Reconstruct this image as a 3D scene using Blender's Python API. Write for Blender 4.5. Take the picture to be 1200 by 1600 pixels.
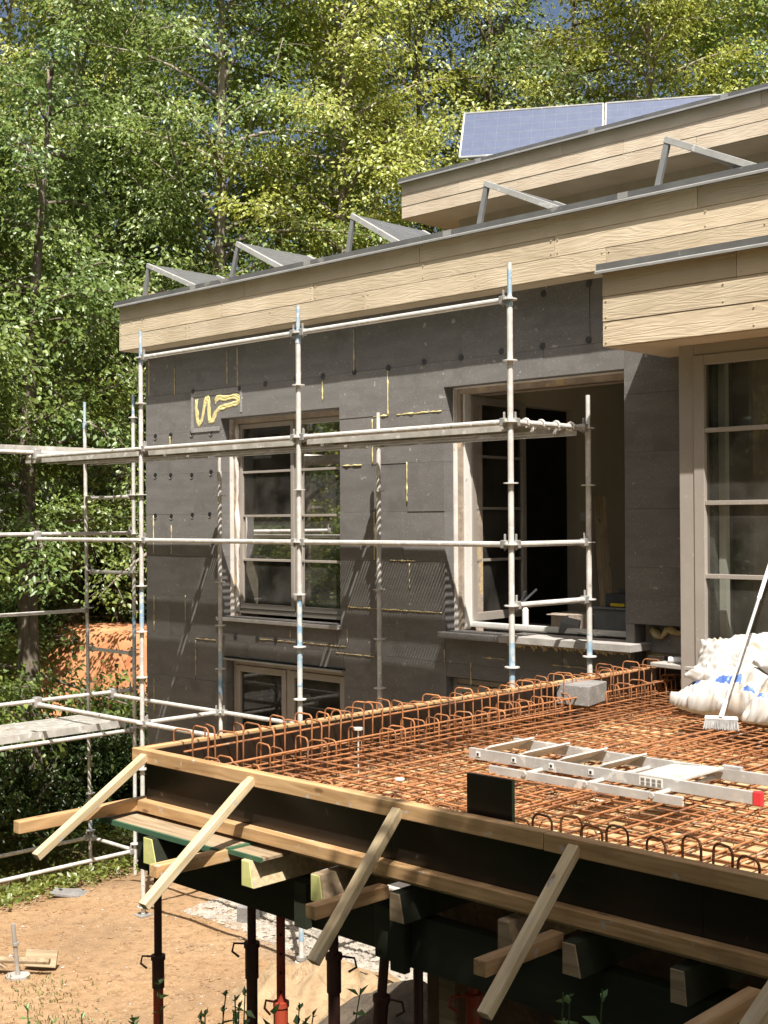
import bpy, bmesh, math, random
import numpy as np
from mathutils import Vector, Matrix, noise as mnoise

R = math.radians
rng = random.Random(7)
for o in list(bpy.data.objects): bpy.data.objects.remove(o)
scene = bpy.context.scene
COL = scene.collection

# ------------------------------------------------------------------ camera
# axes: x along the facade (to the right), y into the house, z up, z = 0 on the garden soil
F_PX, YAW, PITCH, ROLL = 1993.256, 0.7689353, 0.00664037, -0.00593526
CAM = Vector((11.62549, -8.19163, 4.30147))
fw = Vector((-math.sin(YAW)*math.cos(PITCH), math.cos(YAW)*math.cos(PITCH), math.sin(PITCH)))
rt = Vector((math.cos(YAW), math.sin(YAW), 0)); up = rt.cross(fw)
r2 = math.cos(ROLL)*rt + math.sin(ROLL)*up
u2 = -math.sin(ROLL)*rt + math.cos(ROLL)*up
cd = bpy.data.cameras.new('camera'); cam = bpy.data.objects.new('camera', cd); COL.objects.link(cam)
M = Matrix((r2, u2, -fw)).transposed().to_4x4(); M.translation = CAM
cam.matrix_world = M
cd.sensor_fit = 'HORIZONTAL'; cd.sensor_width = 36; cd.lens = F_PX/1200*36
cd.clip_start = 0.05; cd.clip_end = 1500
scene.camera = cam

# ------------------------------------------------------------------ sky, sun, exposure
SUN = Vector((0.49, -0.38, 1.0)).normalized()          # towards the sun
world = bpy.data.worlds.new('World'); scene.world = world; world.use_nodes = True
wt = world.node_tree
sky = wt.nodes.new('ShaderNodeTexSky'); sky.sky_type = 'NISHITA'; sky.sun_disc = False
sky.sun_elevation = math.asin(SUN.z); sky.sun_rotation = math.atan2(SUN.x, SUN.y)
sky.air_density = 0.9; sky.dust_density = 5.0; sky.ozone_density = 1.0
wt.links.new(sky.outputs[0], wt.nodes['Background'].inputs[0])
wt.nodes['Background'].inputs[1].default_value = 0.066
sd = bpy.data.lights.new('sun', 'SUN'); sd.energy = 5.0; sd.angle = R(0.53); sd.color = (1.0, 0.958, 0.892)
so = bpy.data.objects.new('sun', sd); COL.objects.link(so); so.location = (12, -14, 30)
so.rotation_euler = SUN.to_track_quat('Z', 'Y').to_euler()
scene.view_settings.view_transform = 'Standard'; scene.view_settings.look = 'None'
scene.view_settings.exposure = 0.9; scene.view_settings.gamma = 1.0
scene.view_settings.use_curve_mapping = False

# ------------------------------------------------------------------ materials
MATS = {}
def nodes_of(m): return m.node_tree.nodes, m.node_tree.links
def mat(name, c1, c2=None, rough=0.7, metal=0.0, scale=(4, 4, 4), detail=5, lo=0.35, hi=0.65, bump=0.0, bscale=None,
        spots=None, spec=0.5, coat=0.0, dist=0.01, wear=None, rvar=0.0):
    """noise blend of two colours, optional list of (colour, scale, threshold, softness) spots, optional bump"""
    m = bpy.data.materials.new(name); m.use_nodes = True
    N, L = nodes_of(m); P = N['Principled BSDF']
    P.inputs['Roughness'].default_value = rough; P.inputs['Metallic'].default_value = metal
    P.inputs['Specular IOR Level'].default_value = spec
    if coat: P.inputs['Coat Weight'].default_value = coat; P.inputs['Coat Roughness'].default_value = 0.15
    tc = N.new('ShaderNodeTexCoord'); mp = N.new('ShaderNodeMapping'); L.new(tc.outputs['Object'], mp.inputs['Vector'])
    oi = N.new('ShaderNodeObjectInfo'); sh = N.new('ShaderNodeVectorMath'); sh.operation = 'SCALE'
    sh.inputs[0].default_value = (13.1, 7.7, 21.3); L.new(oi.outputs['Random'], sh.inputs['Scale'])
    L.new(sh.outputs[0], mp.inputs['Location'])
    mp.inputs['Scale'].default_value = scale
    nz = N.new('ShaderNodeTexNoise'); nz.inputs['Scale'].default_value = 1; nz.inputs['Detail'].default_value = detail
    nz.inputs['Roughness'].default_value = 0.6
    L.new(mp.outputs[0], nz.inputs['Vector'])
    rp = N.new('ShaderNodeValToRGB'); rp.color_ramp.elements[0].position = lo; rp.color_ramp.elements[1].position = hi
    rp.color_ramp.elements[0].color = (*c1, 1); rp.color_ramp.elements[1].color = (*(c2 or c1), 1)
    L.new(nz.outputs['Fac'], rp.inputs[0]); col = rp.outputs[0]
    for (sc, ssc, th, soft) in (spots or []):
        n2 = N.new('ShaderNodeTexNoise'); n2.inputs['Scale'].default_value = ssc; n2.inputs['Detail'].default_value = 3
        v2 = N.new('ShaderNodeVectorMath'); v2.operation = 'ADD'; L.new(tc.outputs['Object'], v2.inputs[0]); L.new(sh.outputs[0], v2.inputs[1])
        L.new(v2.outputs[0], n2.inputs['Vector'])
        mr = N.new('ShaderNodeMapRange'); mr.inputs[1].default_value = th; mr.inputs[2].default_value = th+soft
        L.new(n2.outputs['Fac'], mr.inputs[0])
        mx = N.new('ShaderNodeMix'); mx.data_type = 'RGBA'; L.new(mr.outputs[0], mx.inputs[0]); L.new(col, mx.inputs[6])
        mx.inputs[7].default_value = (*sc, 1); col = mx.outputs[2]
    if rvar:
        hs = N.new('ShaderNodeHueSaturation'); ma = N.new('ShaderNodeMapRange')
        ma.inputs[3].default_value = 1-rvar; ma.inputs[4].default_value = 1+rvar
        L.new(oi.outputs['Random'], ma.inputs[0]); L.new(ma.outputs[0], hs.inputs['Value']); L.new(col, hs.inputs['Color']); col = hs.outputs[0]
    L.new(col, P.inputs['Base Color'])
    if bump:
        b = N.new('ShaderNodeBump'); b.inputs['Strength'].default_value = bump; b.inputs['Distance'].default_value = dist
        if bscale:
            n3 = N.new('ShaderNodeTexNoise'); n3.inputs['Scale'].default_value = bscale; n3.inputs['Detail'].default_value = 6
            L.new(tc.outputs['Object'], n3.inputs['Vector']); L.new(n3.outputs['Fac'], b.inputs['Height'])
        else: L.new(nz.outputs['Fac'], b.inputs['Height'])
        L.new(b.outputs[0], P.inputs['Normal'])
    MATS[name] = m
    return m

mat('galv', (.50, .47, .43), (.66, .63, .58), rough=.5, metal=.15, scale=(9, 9, 9), bump=.15, bscale=60, dist=.003,
    spots=[((.74, .72, .68), 14, .60, .06), ((.25, .16, .09), 11, .70, .05)])
mat('galv_blue', (.20, .36, .50), (.45, .52, .55), rough=.5, metal=.1, scale=(6, 6, 9), spots=[((.62, .60, .56), 12, .52, .06)])
mat('galv_dark', (.30, .29, .27), (.46, .44, .41), rough=.45, metal=.4, scale=(9, 9, 9), spots=[((.6, .58, .54), 20, .66, .05)])
mat('deck_steel', (.40, .38, .34), (.58, .55, .50), rough=.55, metal=.2, scale=(7, 7, 7), spots=[((.70, .68, .64), 9, .58, .08), ((.28, .17, .09), 8, .68, .05)])
mat('eps', (.148, .140, .132), (.180, .171, .161), rough=.95, scale=(2.2, 2.2, 9), bump=.3, bscale=150, dist=.003, rvar=.05,
    spots=[((.26, .245, .228), 75, .62, .05), ((.42, .395, .36), 30, .725, .02), ((.33, .31, .285), 11, .70, .03), ((.14, .132, .124), 3.2, .58, .14)], spec=.1)
mat('eps_core', (.20, .19, .18), (.30, .285, .27), rough=.95, scale=(30, 30, 30), bump=.6, bscale=120, dist=.006)
mat('foam', (.42, .32, .16), (.58, .47, .27), rough=.85, scale=(20, 20, 20), bump=.7, bscale=45, dist=.01)
mat('foam_yellow', (.58, .47, .16), (.72, .64, .34), rough=.8, scale=(24, 24, 24), bump=.6, bscale=50, dist=.01)
mat('render_white', (.55, .51, .46), (.72, .68, .62), rough=.9, scale=(6, 6, 6), bump=.4, bscale=30, dist=.008, spots=[((.38, .31, .24), 7, .62, .07)])
mat('masonry', (.25, .20, .16), (.38, .31, .24), rough=.95, scale=(5, 5, 5), bump=.6, bscale=25, dist=.012, spots=[((.48, .36, .2), 4, .6, .05)])
mat('black', (.008, .008, .008), rough=.8)
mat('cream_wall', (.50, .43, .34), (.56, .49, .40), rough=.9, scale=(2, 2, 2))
mat('beige_render', (.40, .33, .23), (.46, .385, .28), rough=.9, scale=(3, 3, 3), bump=.3, bscale=80, dist=.004)
mat('taupe', (.300, .265, .228), (.335, .297, .258), rough=.38, scale=(3, 3, 3), spots=[((.42, .39, .35), 30, .68, .04)])
mat('taupe_dark', (.16, .135, .112), (.20, .17, .145), rough=.4, scale=(3, 3, 3))
mat('white_pvc', (.66, .63, .58), (.74, .71, .66), rough=.4, scale=(4, 4, 4), spots=[((.45, .42, .38), 20, .66, .05)])
mat('zinc', (.17, .165, .16), (.24, .235, .225), rough=.42, metal=.5, scale=(3, 3, 3), spots=[((.40, .38, .35), 6, .66, .05)])
mat('zinc_lip', (.38, .37, .35), (.48, .465, .44), rough=.4, metal=.45, scale=(4, 4, 4))
mat('roof_felt', (.07, .07, .07), (.11, .108, .10), rough=.95, scale=(3, 3, 3))
mat('alu', (.44, .43, .41), (.57, .56, .53), rough=.42, metal=.3, scale=(6, 6, 6), bump=.1, bscale=60, dist=.002, spots=[((.72, .70, .66), 13, .60, .07), ((.62, .55, .44), 22, .67, .05)])
mat('alu_frame', (.34, .34, .335), (.42, .42, .41), rough=.42, metal=.5, scale=(6, 6, 6))
mat('alu_tread', (.50, .475, .43), (.63, .60, .555), rough=.55, metal=.2, scale=(9, 9, 9), spots=[((.55, .47, .37), 12, .62, .08)])
mat('pv_blue', (.080, .100, .160), (.095, .116, .180), rough=.3, scale=(8, 8, 8), coat=.5)
mat('pv_grey', (.13, .13, .135), (.17, .17, .175), rough=.3, scale=(8, 8, 8), coat=.4)
mat('ply_film', (.011, .008, .006), (.022, .014, .010), rough=.3, scale=(2, 2, 5), spots=[((.06, .045, .036), 16, .70, .06)], bump=.05, bscale=9, dist=.01)
mat('ply_edge', (.035, .085, .045), (.05, .12, .06), rough=.7, scale=(8, 8, 8))
mat('ply_deck', (.38, .255, .115), (.50, .36, .19), rough=.75, scale=(2.5, 9, 9), spots=[((.30, .15, .06), 5, .60, .08), ((.70, .60, .42), 7, .66, .06)], rvar=.12)
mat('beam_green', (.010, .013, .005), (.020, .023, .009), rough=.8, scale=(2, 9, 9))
mat('lime_end', (.50, .50, .16), (.62, .58, .24), rough=.8, scale=(12, 12, 12), bump=.3, bscale=60, dist=.004)
mat('rust', (.235, .090, .032), (.375, .160, .060), rough=.85, scale=(14, 14, 14), bump=.4, bscale=130, dist=.003, spots=[((.13, .055, .028), 5, .56, .1), ((.30, .20, .13), 9, .64, .06)], rvar=.22)
mat('rust_dark', (.10, .045, .022), (.18, .075, .03), rough=.85, scale=(14, 14, 14))
mat('red_paint', (.30, .042, .020), (.40, .065, .030), rough=.5, scale=(5, 5, 5), spots=[((.30, .10, .05), 9, .64, .06)])
mat('prop_red_shaded', (.045, .018, .014), (.075, .03, .022), rough=.55, scale=(7, 7, 7))  # same red paint, darkened to stand for the shade under the slab
mat('concrete', (.17, .162, .153), (.24, .228, .214), rough=.95, scale=(8, 8, 8), bump=.6, bscale=70, dist=.006, spots=[((.42, .40, .37), 45, .66, .04), ((.14, .13, .12), 50, .68, .04)])
mat('concrete_pale', (.30, .28, .255), (.41, .385, .35), rough=.9, scale=(7, 7, 7), bump=.4, bscale=50, dist=.005)
mat('plastic_bag', (.40, .378, .345), (.52, .495, .46), rough=.4, scale=(4, 4, 4), spots=[((.50, .39, .28), 3.2, .56, .12), ((.45, .40, .34), 14, .66, .05)])
mat('blue_print', (.06, .12, .36), (.09, .17, .44), rough=.45, scale=(9, 9, 9), spots=[((.74, .72, .70), 20, .64, .05)])
mat('bristle', (.30, .295, .285), (.46, .45, .43), rough=.8, scale=(20, 20, 20))
mat('white_plastic', (.72, .71, .69), (.78, .77, .75), rough=.4)
mat('red_plastic', (.60, .03, .04), (.66, .05, .05), rough=.4)
mat('bark', (.10, .078, .058), (.23, .185, .145), rough=.95, scale=(9, 9, 2.2), bump=.9, dist=.03)
mat('bark_pale', (.20, .165, .13), (.36, .31, .25), rough=.95, scale=(7, 7, 1.6), bump=.7, dist=.02)
mat('wall_white', (.78, .77, .74), (.82, .81, .79), rough=.9)
mat('tile_roof', (.20, .09, .06), (.28, .12, .08), rough=.9, scale=(6, 6, 6))
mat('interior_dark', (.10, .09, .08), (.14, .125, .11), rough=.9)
mat('stone', (.30, .265, .22), (.46, .41, .34), rough=.95, scale=(9, 9, 9), rvar=.25)
mat('paper', (.66, .62, .54), (.72, .68, .6), rough=.9)
mat('yellow_plastic', (.62, .42, .02), rough=.5)
mat('dark_tool', (.035, .035, .037), (.06, .06, .062), rough=.6)
mat('crate_grey', (.15, .15, .15), (.20, .20, .195), rough=.8, scale=(6, 6, 6))

def wood(name, c1, c2, rings=(1.6, 22, 22), knots=True, dark=None):
    m = bpy.data.materials.new(name); m.use_nodes = True; N, L = nodes_of(m); P = N['Principled BSDF']
    P.inputs['Roughness'].default_value = .72; P.inputs['Specular IOR Level'].default_value = .3
    tc = N.new('ShaderNodeTexCoord'); oi = N.new('ShaderNodeObjectInfo')
    sh = N.new('ShaderNodeVectorMath'); sh.operation = 'SCALE'; sh.inputs[0].default_value = (9, 5, 7); L.new(oi.outputs['Random'], sh.inputs['Scale'])
    mp = N.new('ShaderNodeMapping'); L.new(tc.outputs['Object'], mp.inputs['Vector']); mp.inputs['Scale'].default_value = rings
    L.new(sh.outputs[0], mp.inputs['Location'])
    nz = N.new('ShaderNodeTexNoise'); nz.inputs['Scale'].default_value = 1.6; nz.inputs['Detail'].default_value = 6; nz.inputs['Distortion'].default_value = .6
    L.new(mp.outputs[0], nz.inputs['Vector'])
    rp = N.new('ShaderNodeValToRGB'); e = rp.color_ramp.elements; e[0].position = .36; e[1].position = .64
    e[0].color = (*c1, 1); e[1].color = (*c2, 1); L.new(nz.outputs['Fac'], rp.inputs[0]); col = rp.outputs[0]
    if knots:
        ad = N.new('ShaderNodeVectorMath'); ad.operation = 'ADD'; L.new(tc.outputs['Object'], ad.inputs[0]); L.new(sh.outputs[0], ad.inputs[1])
        m2 = N.new('ShaderNodeMapping'); m2.inputs['Scale'].default_value = (3.2, 9, 9); L.new(ad.outputs[0], m2.inputs['Vector'])
        vo = N.new('ShaderNodeTexVoronoi'); vo.inputs['Scale'].default_value = 1; L.new(m2.outputs[0], vo.inputs['Vector'])
        mr = N.new('ShaderNodeMapRange'); mr.inputs[1].default_value = .07; mr.inputs[2].default_value = .13; mr.inputs[3].default_value = .8; mr.inputs[4].default_value = 0
        L.new(vo.outputs['Distance'], mr.inputs[0])
        mx = N.new('ShaderNodeMix'); mx.data_type = 'RGBA'; L.new(mr.outputs[0], mx.inputs[0]); L.new(col, mx.inputs[6])
        mx.inputs[7].default_value = (c1[0]*.42, c1[1]*.34, c1[2]*.3, 1); col = mx.outputs[2]
    # grime patches
    n4 = N.new('ShaderNodeTexNoise'); n4.inputs['Scale'].default_value = 3.2; n4.inputs['Detail'].default_value = 5
    ad2 = N.new('ShaderNodeVectorMath'); ad2.operation = 'ADD'; L.new(tc.outputs['Object'], ad2.inputs[0]); L.new(sh.outputs[0], ad2.inputs[1]); L.new(ad2.outputs[0], n4.inputs['Vector'])
    mr4 = N.new('ShaderNodeMapRange'); mr4.inputs[1].default_value = .55; mr4.inputs[2].default_value = .72; mr4.inputs[4].default_value = .45; L.new(n4.outputs['Fac'], mr4.inputs[0])
    mx4 = N.new('ShaderNodeMix'); mx4.data_type = 'RGBA'; L.new(mr4.outputs[0], mx4.inputs[0]); L.new(col, mx4.inputs[6]); mx4.inputs[7].default_value = (c1[0]*.55, c1[1]*.5, c1[2]*.5, 1)
    n5 = N.new('ShaderNodeTexNoise'); n5.inputs['Scale'].default_value = 17; n5.inputs['Detail'].default_value = 3; L.new(ad2.outputs[0], n5.inputs['Vector'])
    mr5 = N.new('ShaderNodeMapRange'); mr5.inputs[1].default_value = .66; mr5.inputs[2].default_value = .70; mr5.inputs[4].default_value = .7; L.new(n5.outputs['Fac'], mr5.inputs[0])
    mx5 = N.new('ShaderNodeMix'); mx5.data_type = 'RGBA'; L.new(mr5.outputs[0], mx5.inputs[0]); L.new(mx4.outputs[2], mx5.inputs[6]); mx5.inputs[7].default_value = (.42, .39, .35, 1); mx4 = mx5
    hs = N.new('ShaderNodeHueSaturation'); ma = N.new('ShaderNodeMapRange'); ma.inputs[3].default_value = .84; ma.inputs[4].default_value = 1.1
    L.new(oi.outputs['Random'], ma.inputs[0]); L.new(ma.outputs[0], hs.inputs['Value']); L.new(mx4.outputs[2], hs.inputs['Color'])
    L.new(hs.outputs[0], P.inputs['Base Color'])
    b = N.new('ShaderNodeBump'); b.inputs['Strength'].default_value = .25; b.inputs['Distance'].default_value = .004
    L.new(nz.outputs['Fac'], b.inputs['Height']); L.new(b.outputs[0], P.inputs['Normal'])
    MATS[name] = m; return m
wood('pine', (.47, .355, .20), (.63, .51, .325))
wood('larch', (.37, .215, .095), (.53, .335, .165))
wood('old_timber', (.26, .19, .115), (.40, .30, .19))

def fascia_mat(name, c1, c2):
    m = bpy.data.materials.new(name); m.use_nodes = True; N, L = nodes_of(m); P = N['Principled BSDF']
    P.inputs['Roughness'].default_value = .75; P.inputs['Specular IOR Level'].default_value = .25
    tc = N.new('ShaderNodeTexCoord'); oi = N.new('ShaderNodeObjectInfo')
    sh = N.new('ShaderNodeVectorMath'); sh.operation = 'SCALE'; sh.inputs[0].default_value = (31, 3, 17); L.new(oi.outputs['Random'], sh.inputs['Scale'])
    ad = N.new('ShaderNodeVectorMath'); ad.operation = 'ADD'; L.new(tc.outputs['Object'], ad.inputs[0]); L.new(sh.outputs[0], ad.inputs[1])
    mp = N.new('ShaderNodeMapping'); mp.inputs['Scale'].default_value = (1.3, 1, 13); L.new(ad.outputs[0], mp.inputs['Vector'])
    nz = N.new('ShaderNodeTexNoise'); nz.inputs['Scale'].default_value = 1.0; nz.inputs['Detail'].default_value = 2.5; nz.inputs['Distortion'].default_value = .4; L.new(mp.outputs[0], nz.inputs['Vector'])
    mu = N.new('ShaderNodeMath'); mu.operation = 'MULTIPLY'; mu.inputs[1].default_value = 48; L.new(nz.outputs['Fac'], mu.inputs[0])
    si = N.new('ShaderNodeMath'); si.operation = 'SINE'; L.new(mu.outputs[0], si.inputs[0])
    # cathedral grain relief, pressed into the fibre board
    m2 = N.new('ShaderNodeMapping'); m2.inputs['Scale'].default_value = (7, 1, 90); L.new(ad.outputs[0], m2.inputs['Vector'])
    n2 = N.new('ShaderNodeTexNoise'); n2.inputs['Scale'].default_value = 1; n2.inputs['Detail'].default_value = 3; L.new(m2.outputs[0], n2.inputs['Vector'])
    a2 = N.new('ShaderNodeMath'); a2.operation = 'MULTIPLY_ADD'; a2.inputs[1].default_value = 1.2; L.new(n2.outputs['Fac'], a2.inputs[0]); L.new(si.outputs[0], a2.inputs[2])
    b = N.new('ShaderNodeBump'); b.inputs['Strength'].default_value = .32; b.inputs['Distance'].default_value = .0022
    L.new(a2.outputs[0], b.inputs['Height']); L.new(b.outputs[0], P.inputs['Normal'])
    n3 = N.new('ShaderNodeTexNoise'); n3.inputs['Scale'].default_value = 2.2; n3.inputs['Detail'].default_value = 6; L.new(ad.outputs[0], n3.inputs['Vector'])
    rp = N.new('ShaderNodeValToRGB'); rp.color_ramp.elements[0].position = .3; rp.color_ramp.elements[1].position = .7
    rp.color_ramp.elements[0].color = (*c1, 1); rp.color_ramp.elements[1].color = (*c2, 1); L.new(n3.outputs['Fac'], rp.inputs[0])
    hs = N.new('ShaderNodeHueSaturation'); ma = N.new('ShaderNodeMapRange'); ma.inputs[3].default_value = .86; ma.inputs[4].default_value = 1.08
    L.new(oi.outputs['Random'], ma.inputs[0]); L.new(ma.outputs[0], hs.inputs['Value']); L.new(rp.outputs[0], hs.inputs['Color'])
    L.new(hs.outputs[0], P.inputs['Base Color']); MATS[name] = m
fascia_mat('fascia', (.49, .395, .27), (.60, .50, .36))
fascia_mat('fascia_far', (.54, .44, .32), (.65, .55, .42))

def glass_mat(name, tint, rough=.02):
    m = bpy.data.materials.new(name); m.use_nodes = True; N, L = nodes_of(m); N.remove(N['Principled BSDF'])
    out = N['Material Output']; tr = N.new('ShaderNodeBsdfTransparent'); tr.inputs[0].default_value = (*tint, 1)
    gl = N.new('ShaderNodeBsdfGlossy'); gl.inputs['Roughness'].default_value = rough; gl.inputs['Color'].default_value = (.72, .72, .72, 1)
    fr = N.new('ShaderNodeFresnel'); fr.inputs['IOR'].default_value = 1.55
    df = N.new('ShaderNodeBsdfDiffuse'); df.inputs[0].default_value = (.40, .37, .32, 1)
    tc = N.new('ShaderNodeTexCoord'); nz = N.new('ShaderNodeTexNoise'); nz.inputs['Scale'].default_value = 2.5; nz.inputs['Detail'].default_value = 8
    L.new(tc.outputs['Object'], nz.inputs['Vector'])
    mr = N.new('ShaderNodeMapRange'); mr.inputs[1].default_value = .35; mr.inputs[2].default_value = .8; mr.inputs[3].default_value = .02; mr.inputs[4].default_value = .17; L.new(nz.outputs['Fac'], mr.inputs[0])
    mx = N.new('ShaderNodeMixShader'); L.new(fr.outputs[0], mx.inputs[0]); L.new(tr.outputs[0], mx.inputs[1]); L.new(gl.outputs[0], mx.inputs[2])
    m3 = N.new('ShaderNodeMixShader'); L.new(mr.outputs[0], m3.inputs[0]); L.new(mx.outputs[0], m3.inputs[1]); L.new(df.outputs[0], m3.inputs[2])
    L.new(m3.outputs[0], out.inputs[0]); MATS[name] = m
glass_mat('glass', (.62, .64, .60))

def leaf_mat(name, dark, mid, lite, trans=.38):
    m = bpy.data.materials.new(name); m.use_nodes = True; N, L = nodes_of(m); N.remove(N['Principled BSDF']); out = N['Material Output']
    at = N.new('ShaderNodeAttribute'); at.attribute_name = 'rnd'
    rp = N.new('ShaderNodeValToRGB'); rp.color_ramp.elements[0].color = (*dark, 1); rp.color_ramp.elements[1].color = (*lite, 1)
    e = rp.color_ramp.elements.new(.5); e.color = (*mid, 1); L.new(at.outputs['Fac'], rp.inputs[0])
    oi = N.new('ShaderNodeObjectInfo'); hs = N.new('ShaderNodeHueSaturation'); ma = N.new('ShaderNodeMapRange'); ma.inputs[3].default_value = .8; ma.inputs[4].default_value = 1.15
    L.new(oi.outputs['Random'], ma.inputs[0]); L.new(ma.outputs[0], hs.inputs['Value']); L.new(rp.outputs[0], hs.inputs['Color'])
    df = N.new('ShaderNodeBsdfDiffuse'); L.new(hs.outputs[0], df.inputs[0])
    tr = N.new('ShaderNodeBsdfTranslucent'); h2 = N.new('ShaderNodeHueSaturation'); h2.inputs['Hue'].default_value = .485; h2.inputs['Value'].default_value = 1.5; L.new(hs.outputs[0], h2.inputs['Color']); L.new(h2.outputs[0], tr.inputs[0])
    mx = N.new('ShaderNodeMixShader'); mx.inputs[0].default_value = trans; L.new(df.outputs[0], mx.inputs[1]); L.new(tr.outputs[0], mx.inputs[2])
    gl = N.new('ShaderNodeBsdfGlossy'); gl.inputs['Roughness'].default_value = .42; gl.inputs[0].default_value = (.8, .85, .75, 1)
    m3 = N.new('ShaderNodeMixShader'); m3.inputs[0].default_value = .055; L.new(mx.outputs[0], m3.inputs[1]); L.new(gl.outputs[0], m3.inputs[2])
    L.new(m3.outputs[0], out.inputs[0]); MATS[name] = m
leaf_mat('leaf_a', (.075, .120, .024), (.180, .255, .050), (.340, .410, .105))
leaf_mat('leaf_b', (.052, .095, .024), (.120, .185, .044), (.240, .310, .085))
leaf_mat('leaf_c', (.130, .165, .028), (.310, .345, .060), (.500, .495, .130))
leaf_mat('leaf_bush_shaded', (.025, .048, .012), (.050, .085, .020), (.110, .155, .040))  # leaf colour darkened in place of the canopy's shade
leaf_mat('leaf_weed', (.05, .10, .025), (.10, .18, .045), (.20, .28, .08))
leaf_mat('grass', (.07, .10, .02), (.15, .19, .035), (.26, .27, .06))

def soil_mat():
    m = bpy.data.materials.new('soil'); m.use_nodes = True; N, L = nodes_of(m); P = N['Principled BSDF']
    P.inputs['Roughness'].default_value = .97; P.inputs['Specular IOR Level'].default_value = .1
    tc = N.new('ShaderNodeTexCoord')
    def noise(s, d=8):
        n = N.new('ShaderNodeTexNoise'); n.inputs['Scale'].default_value = s; n.inputs['Detail'].default_value = d; n.inputs['Roughness'].default_value = .65
        L.new(tc.outputs['Object'], n.inputs['Vector']); return n
    def mix(fac, a, b):
        x = N.new('ShaderNodeMix'); x.data_type = 'RGBA'; L.new(fac, x.inputs[0])
        for s, i in ((a, 6), (b, 7)):
            if isinstance(s, tuple): x.inputs[i].default_value = (*s, 1)
            else: L.new(s, x.inputs[i])
        return x.outputs[2]
    def rng_(n, a, b):
        r = N.new('ShaderNodeMapRange'); r.inputs[1].default_value = a; r.inputs[2].default_value = b; L.new(n, r.inputs[0]); return r.outputs[0]
    n1 = noise(1.1); n2 = noise(9); n3 = noise(42, 4)
    c = mix(rng_(n1.outputs['Fac'], .35, .65), (.28, .172, .090), (.40, .265, .150))
    c = mix(rng_(n2.outputs['Fac'], .46, .68), c, (.215, .130, .068))
    n6 = noise(.55, 4); c = mix(rng_(n6.outputs['Fac'], .50, .66), c, (.24, .155, .088))
    c = mix(rng_(n3.outputs['Fac'], .60, .70), c, (.50, .39, .26))
    # grey gravel towards the house wall (y > ~0.2, x > ~0.5)
    sp = N.new('ShaderNodeSeparateXYZ'); L.new(tc.outputs['Object'], sp.inputs[0])
    w = N.new('ShaderNodeMath'); w.operation = 'MULTIPLY_ADD'; w.inputs[1].default_value = 1.1; L.new(n1.outputs['Fac'], w.inputs[0]); L.new(sp.outputs['Y'], w.inputs[2])
    gx = N.new('ShaderNodeMath'); gx.operation = 'MULTIPLY_ADD'; gx.inputs[1].default_value = .45; L.new(sp.outputs['X'], gx.inputs[0]); L.new(w.outputs[0], gx.inputs[2])
    vo = N.new('ShaderNodeTexVoronoi'); vo.inputs['Scale'].default_value = 26; L.new(tc.outputs['Object'], vo.inputs['Vector'])
    gv = mix(rng_(vo.outputs['Distance'], .1, .6), (.40, .36, .30), (.21, .185, .155))
    c = mix(rng_(gx.outputs[0], 1.35, 2.0), c, gv)
    # rough grass beyond the building site
    ln = N.new('ShaderNodeVectorMath'); ln.operation = 'DISTANCE'; ln.inputs[1].default_value = (4, -2, 0); L.new(tc.outputs['Object'], ln.inputs[0])
    gm = N.new('ShaderNodeMath'); gm.operation = 'MULTIPLY_ADD'; gm.inputs[1].default_value = 3; L.new(n1.outputs['Fac'], gm.inputs[0]); L.new(ln.outputs['Value'], gm.inputs[2])
    c = mix(rng_(gm.outputs[0], 9.5, 12), c, (.045, .062, .018))
    ng = N.new('ShaderNodeMath'); ng.operation = 'MULTIPLY_ADD'; ng.inputs[1].default_value = -1; L.new(sp.outputs['Y'], ng.inputs[0]); L.new(n1.outputs['Fac'], ng.inputs[2])
    c = mix(rng_(ng.outputs[0], 4.9, 5.5), c, (.040, .050, .018))      # overgrown near bank, out of view; made dark to cut bounced light
    L.new(c, P.inputs['Base Color'])
    b = N.new('ShaderNodeBump'); b.inputs['Strength'].default_value = .9; b.inputs['Distance'].default_value = .02
    s = N.new('ShaderNodeMath'); s.operation = 'MULTIPLY_ADD'; s.inputs[1].default_value = .45; L.new(n3.outputs['Fac'], s.inputs[0]); L.new(n2.outputs['Fac'], s.inputs[2])
    L.new(s.outputs[0], b.inputs['Height']); L.new(b.outputs[0], P.inputs['Normal']); MATS['soil'] = m
soil_mat()
mat('sand', (.26, .175, .095), (.37, .265, .155), rough=.95, scale=(3, 3, 3), bump=.8, bscale=30, dist=.02, spots=[((.33, .20, .09), 6, .6, .1)])
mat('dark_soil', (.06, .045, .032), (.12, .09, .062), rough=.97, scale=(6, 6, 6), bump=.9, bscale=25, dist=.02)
mat('clay', (.48, .20, .085), (.58, .27, .125), rough=.95, scale=(1.3, 1.3, 1.3), bump=.5, bscale=12, dist=.03, spots=[((.42, .15, .06), 2.5, .58, .1)])
mat('far_green', (.035, .055, .014), (.07, .10, .025), rough=1, scale=(.4, .4, .4))

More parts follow.
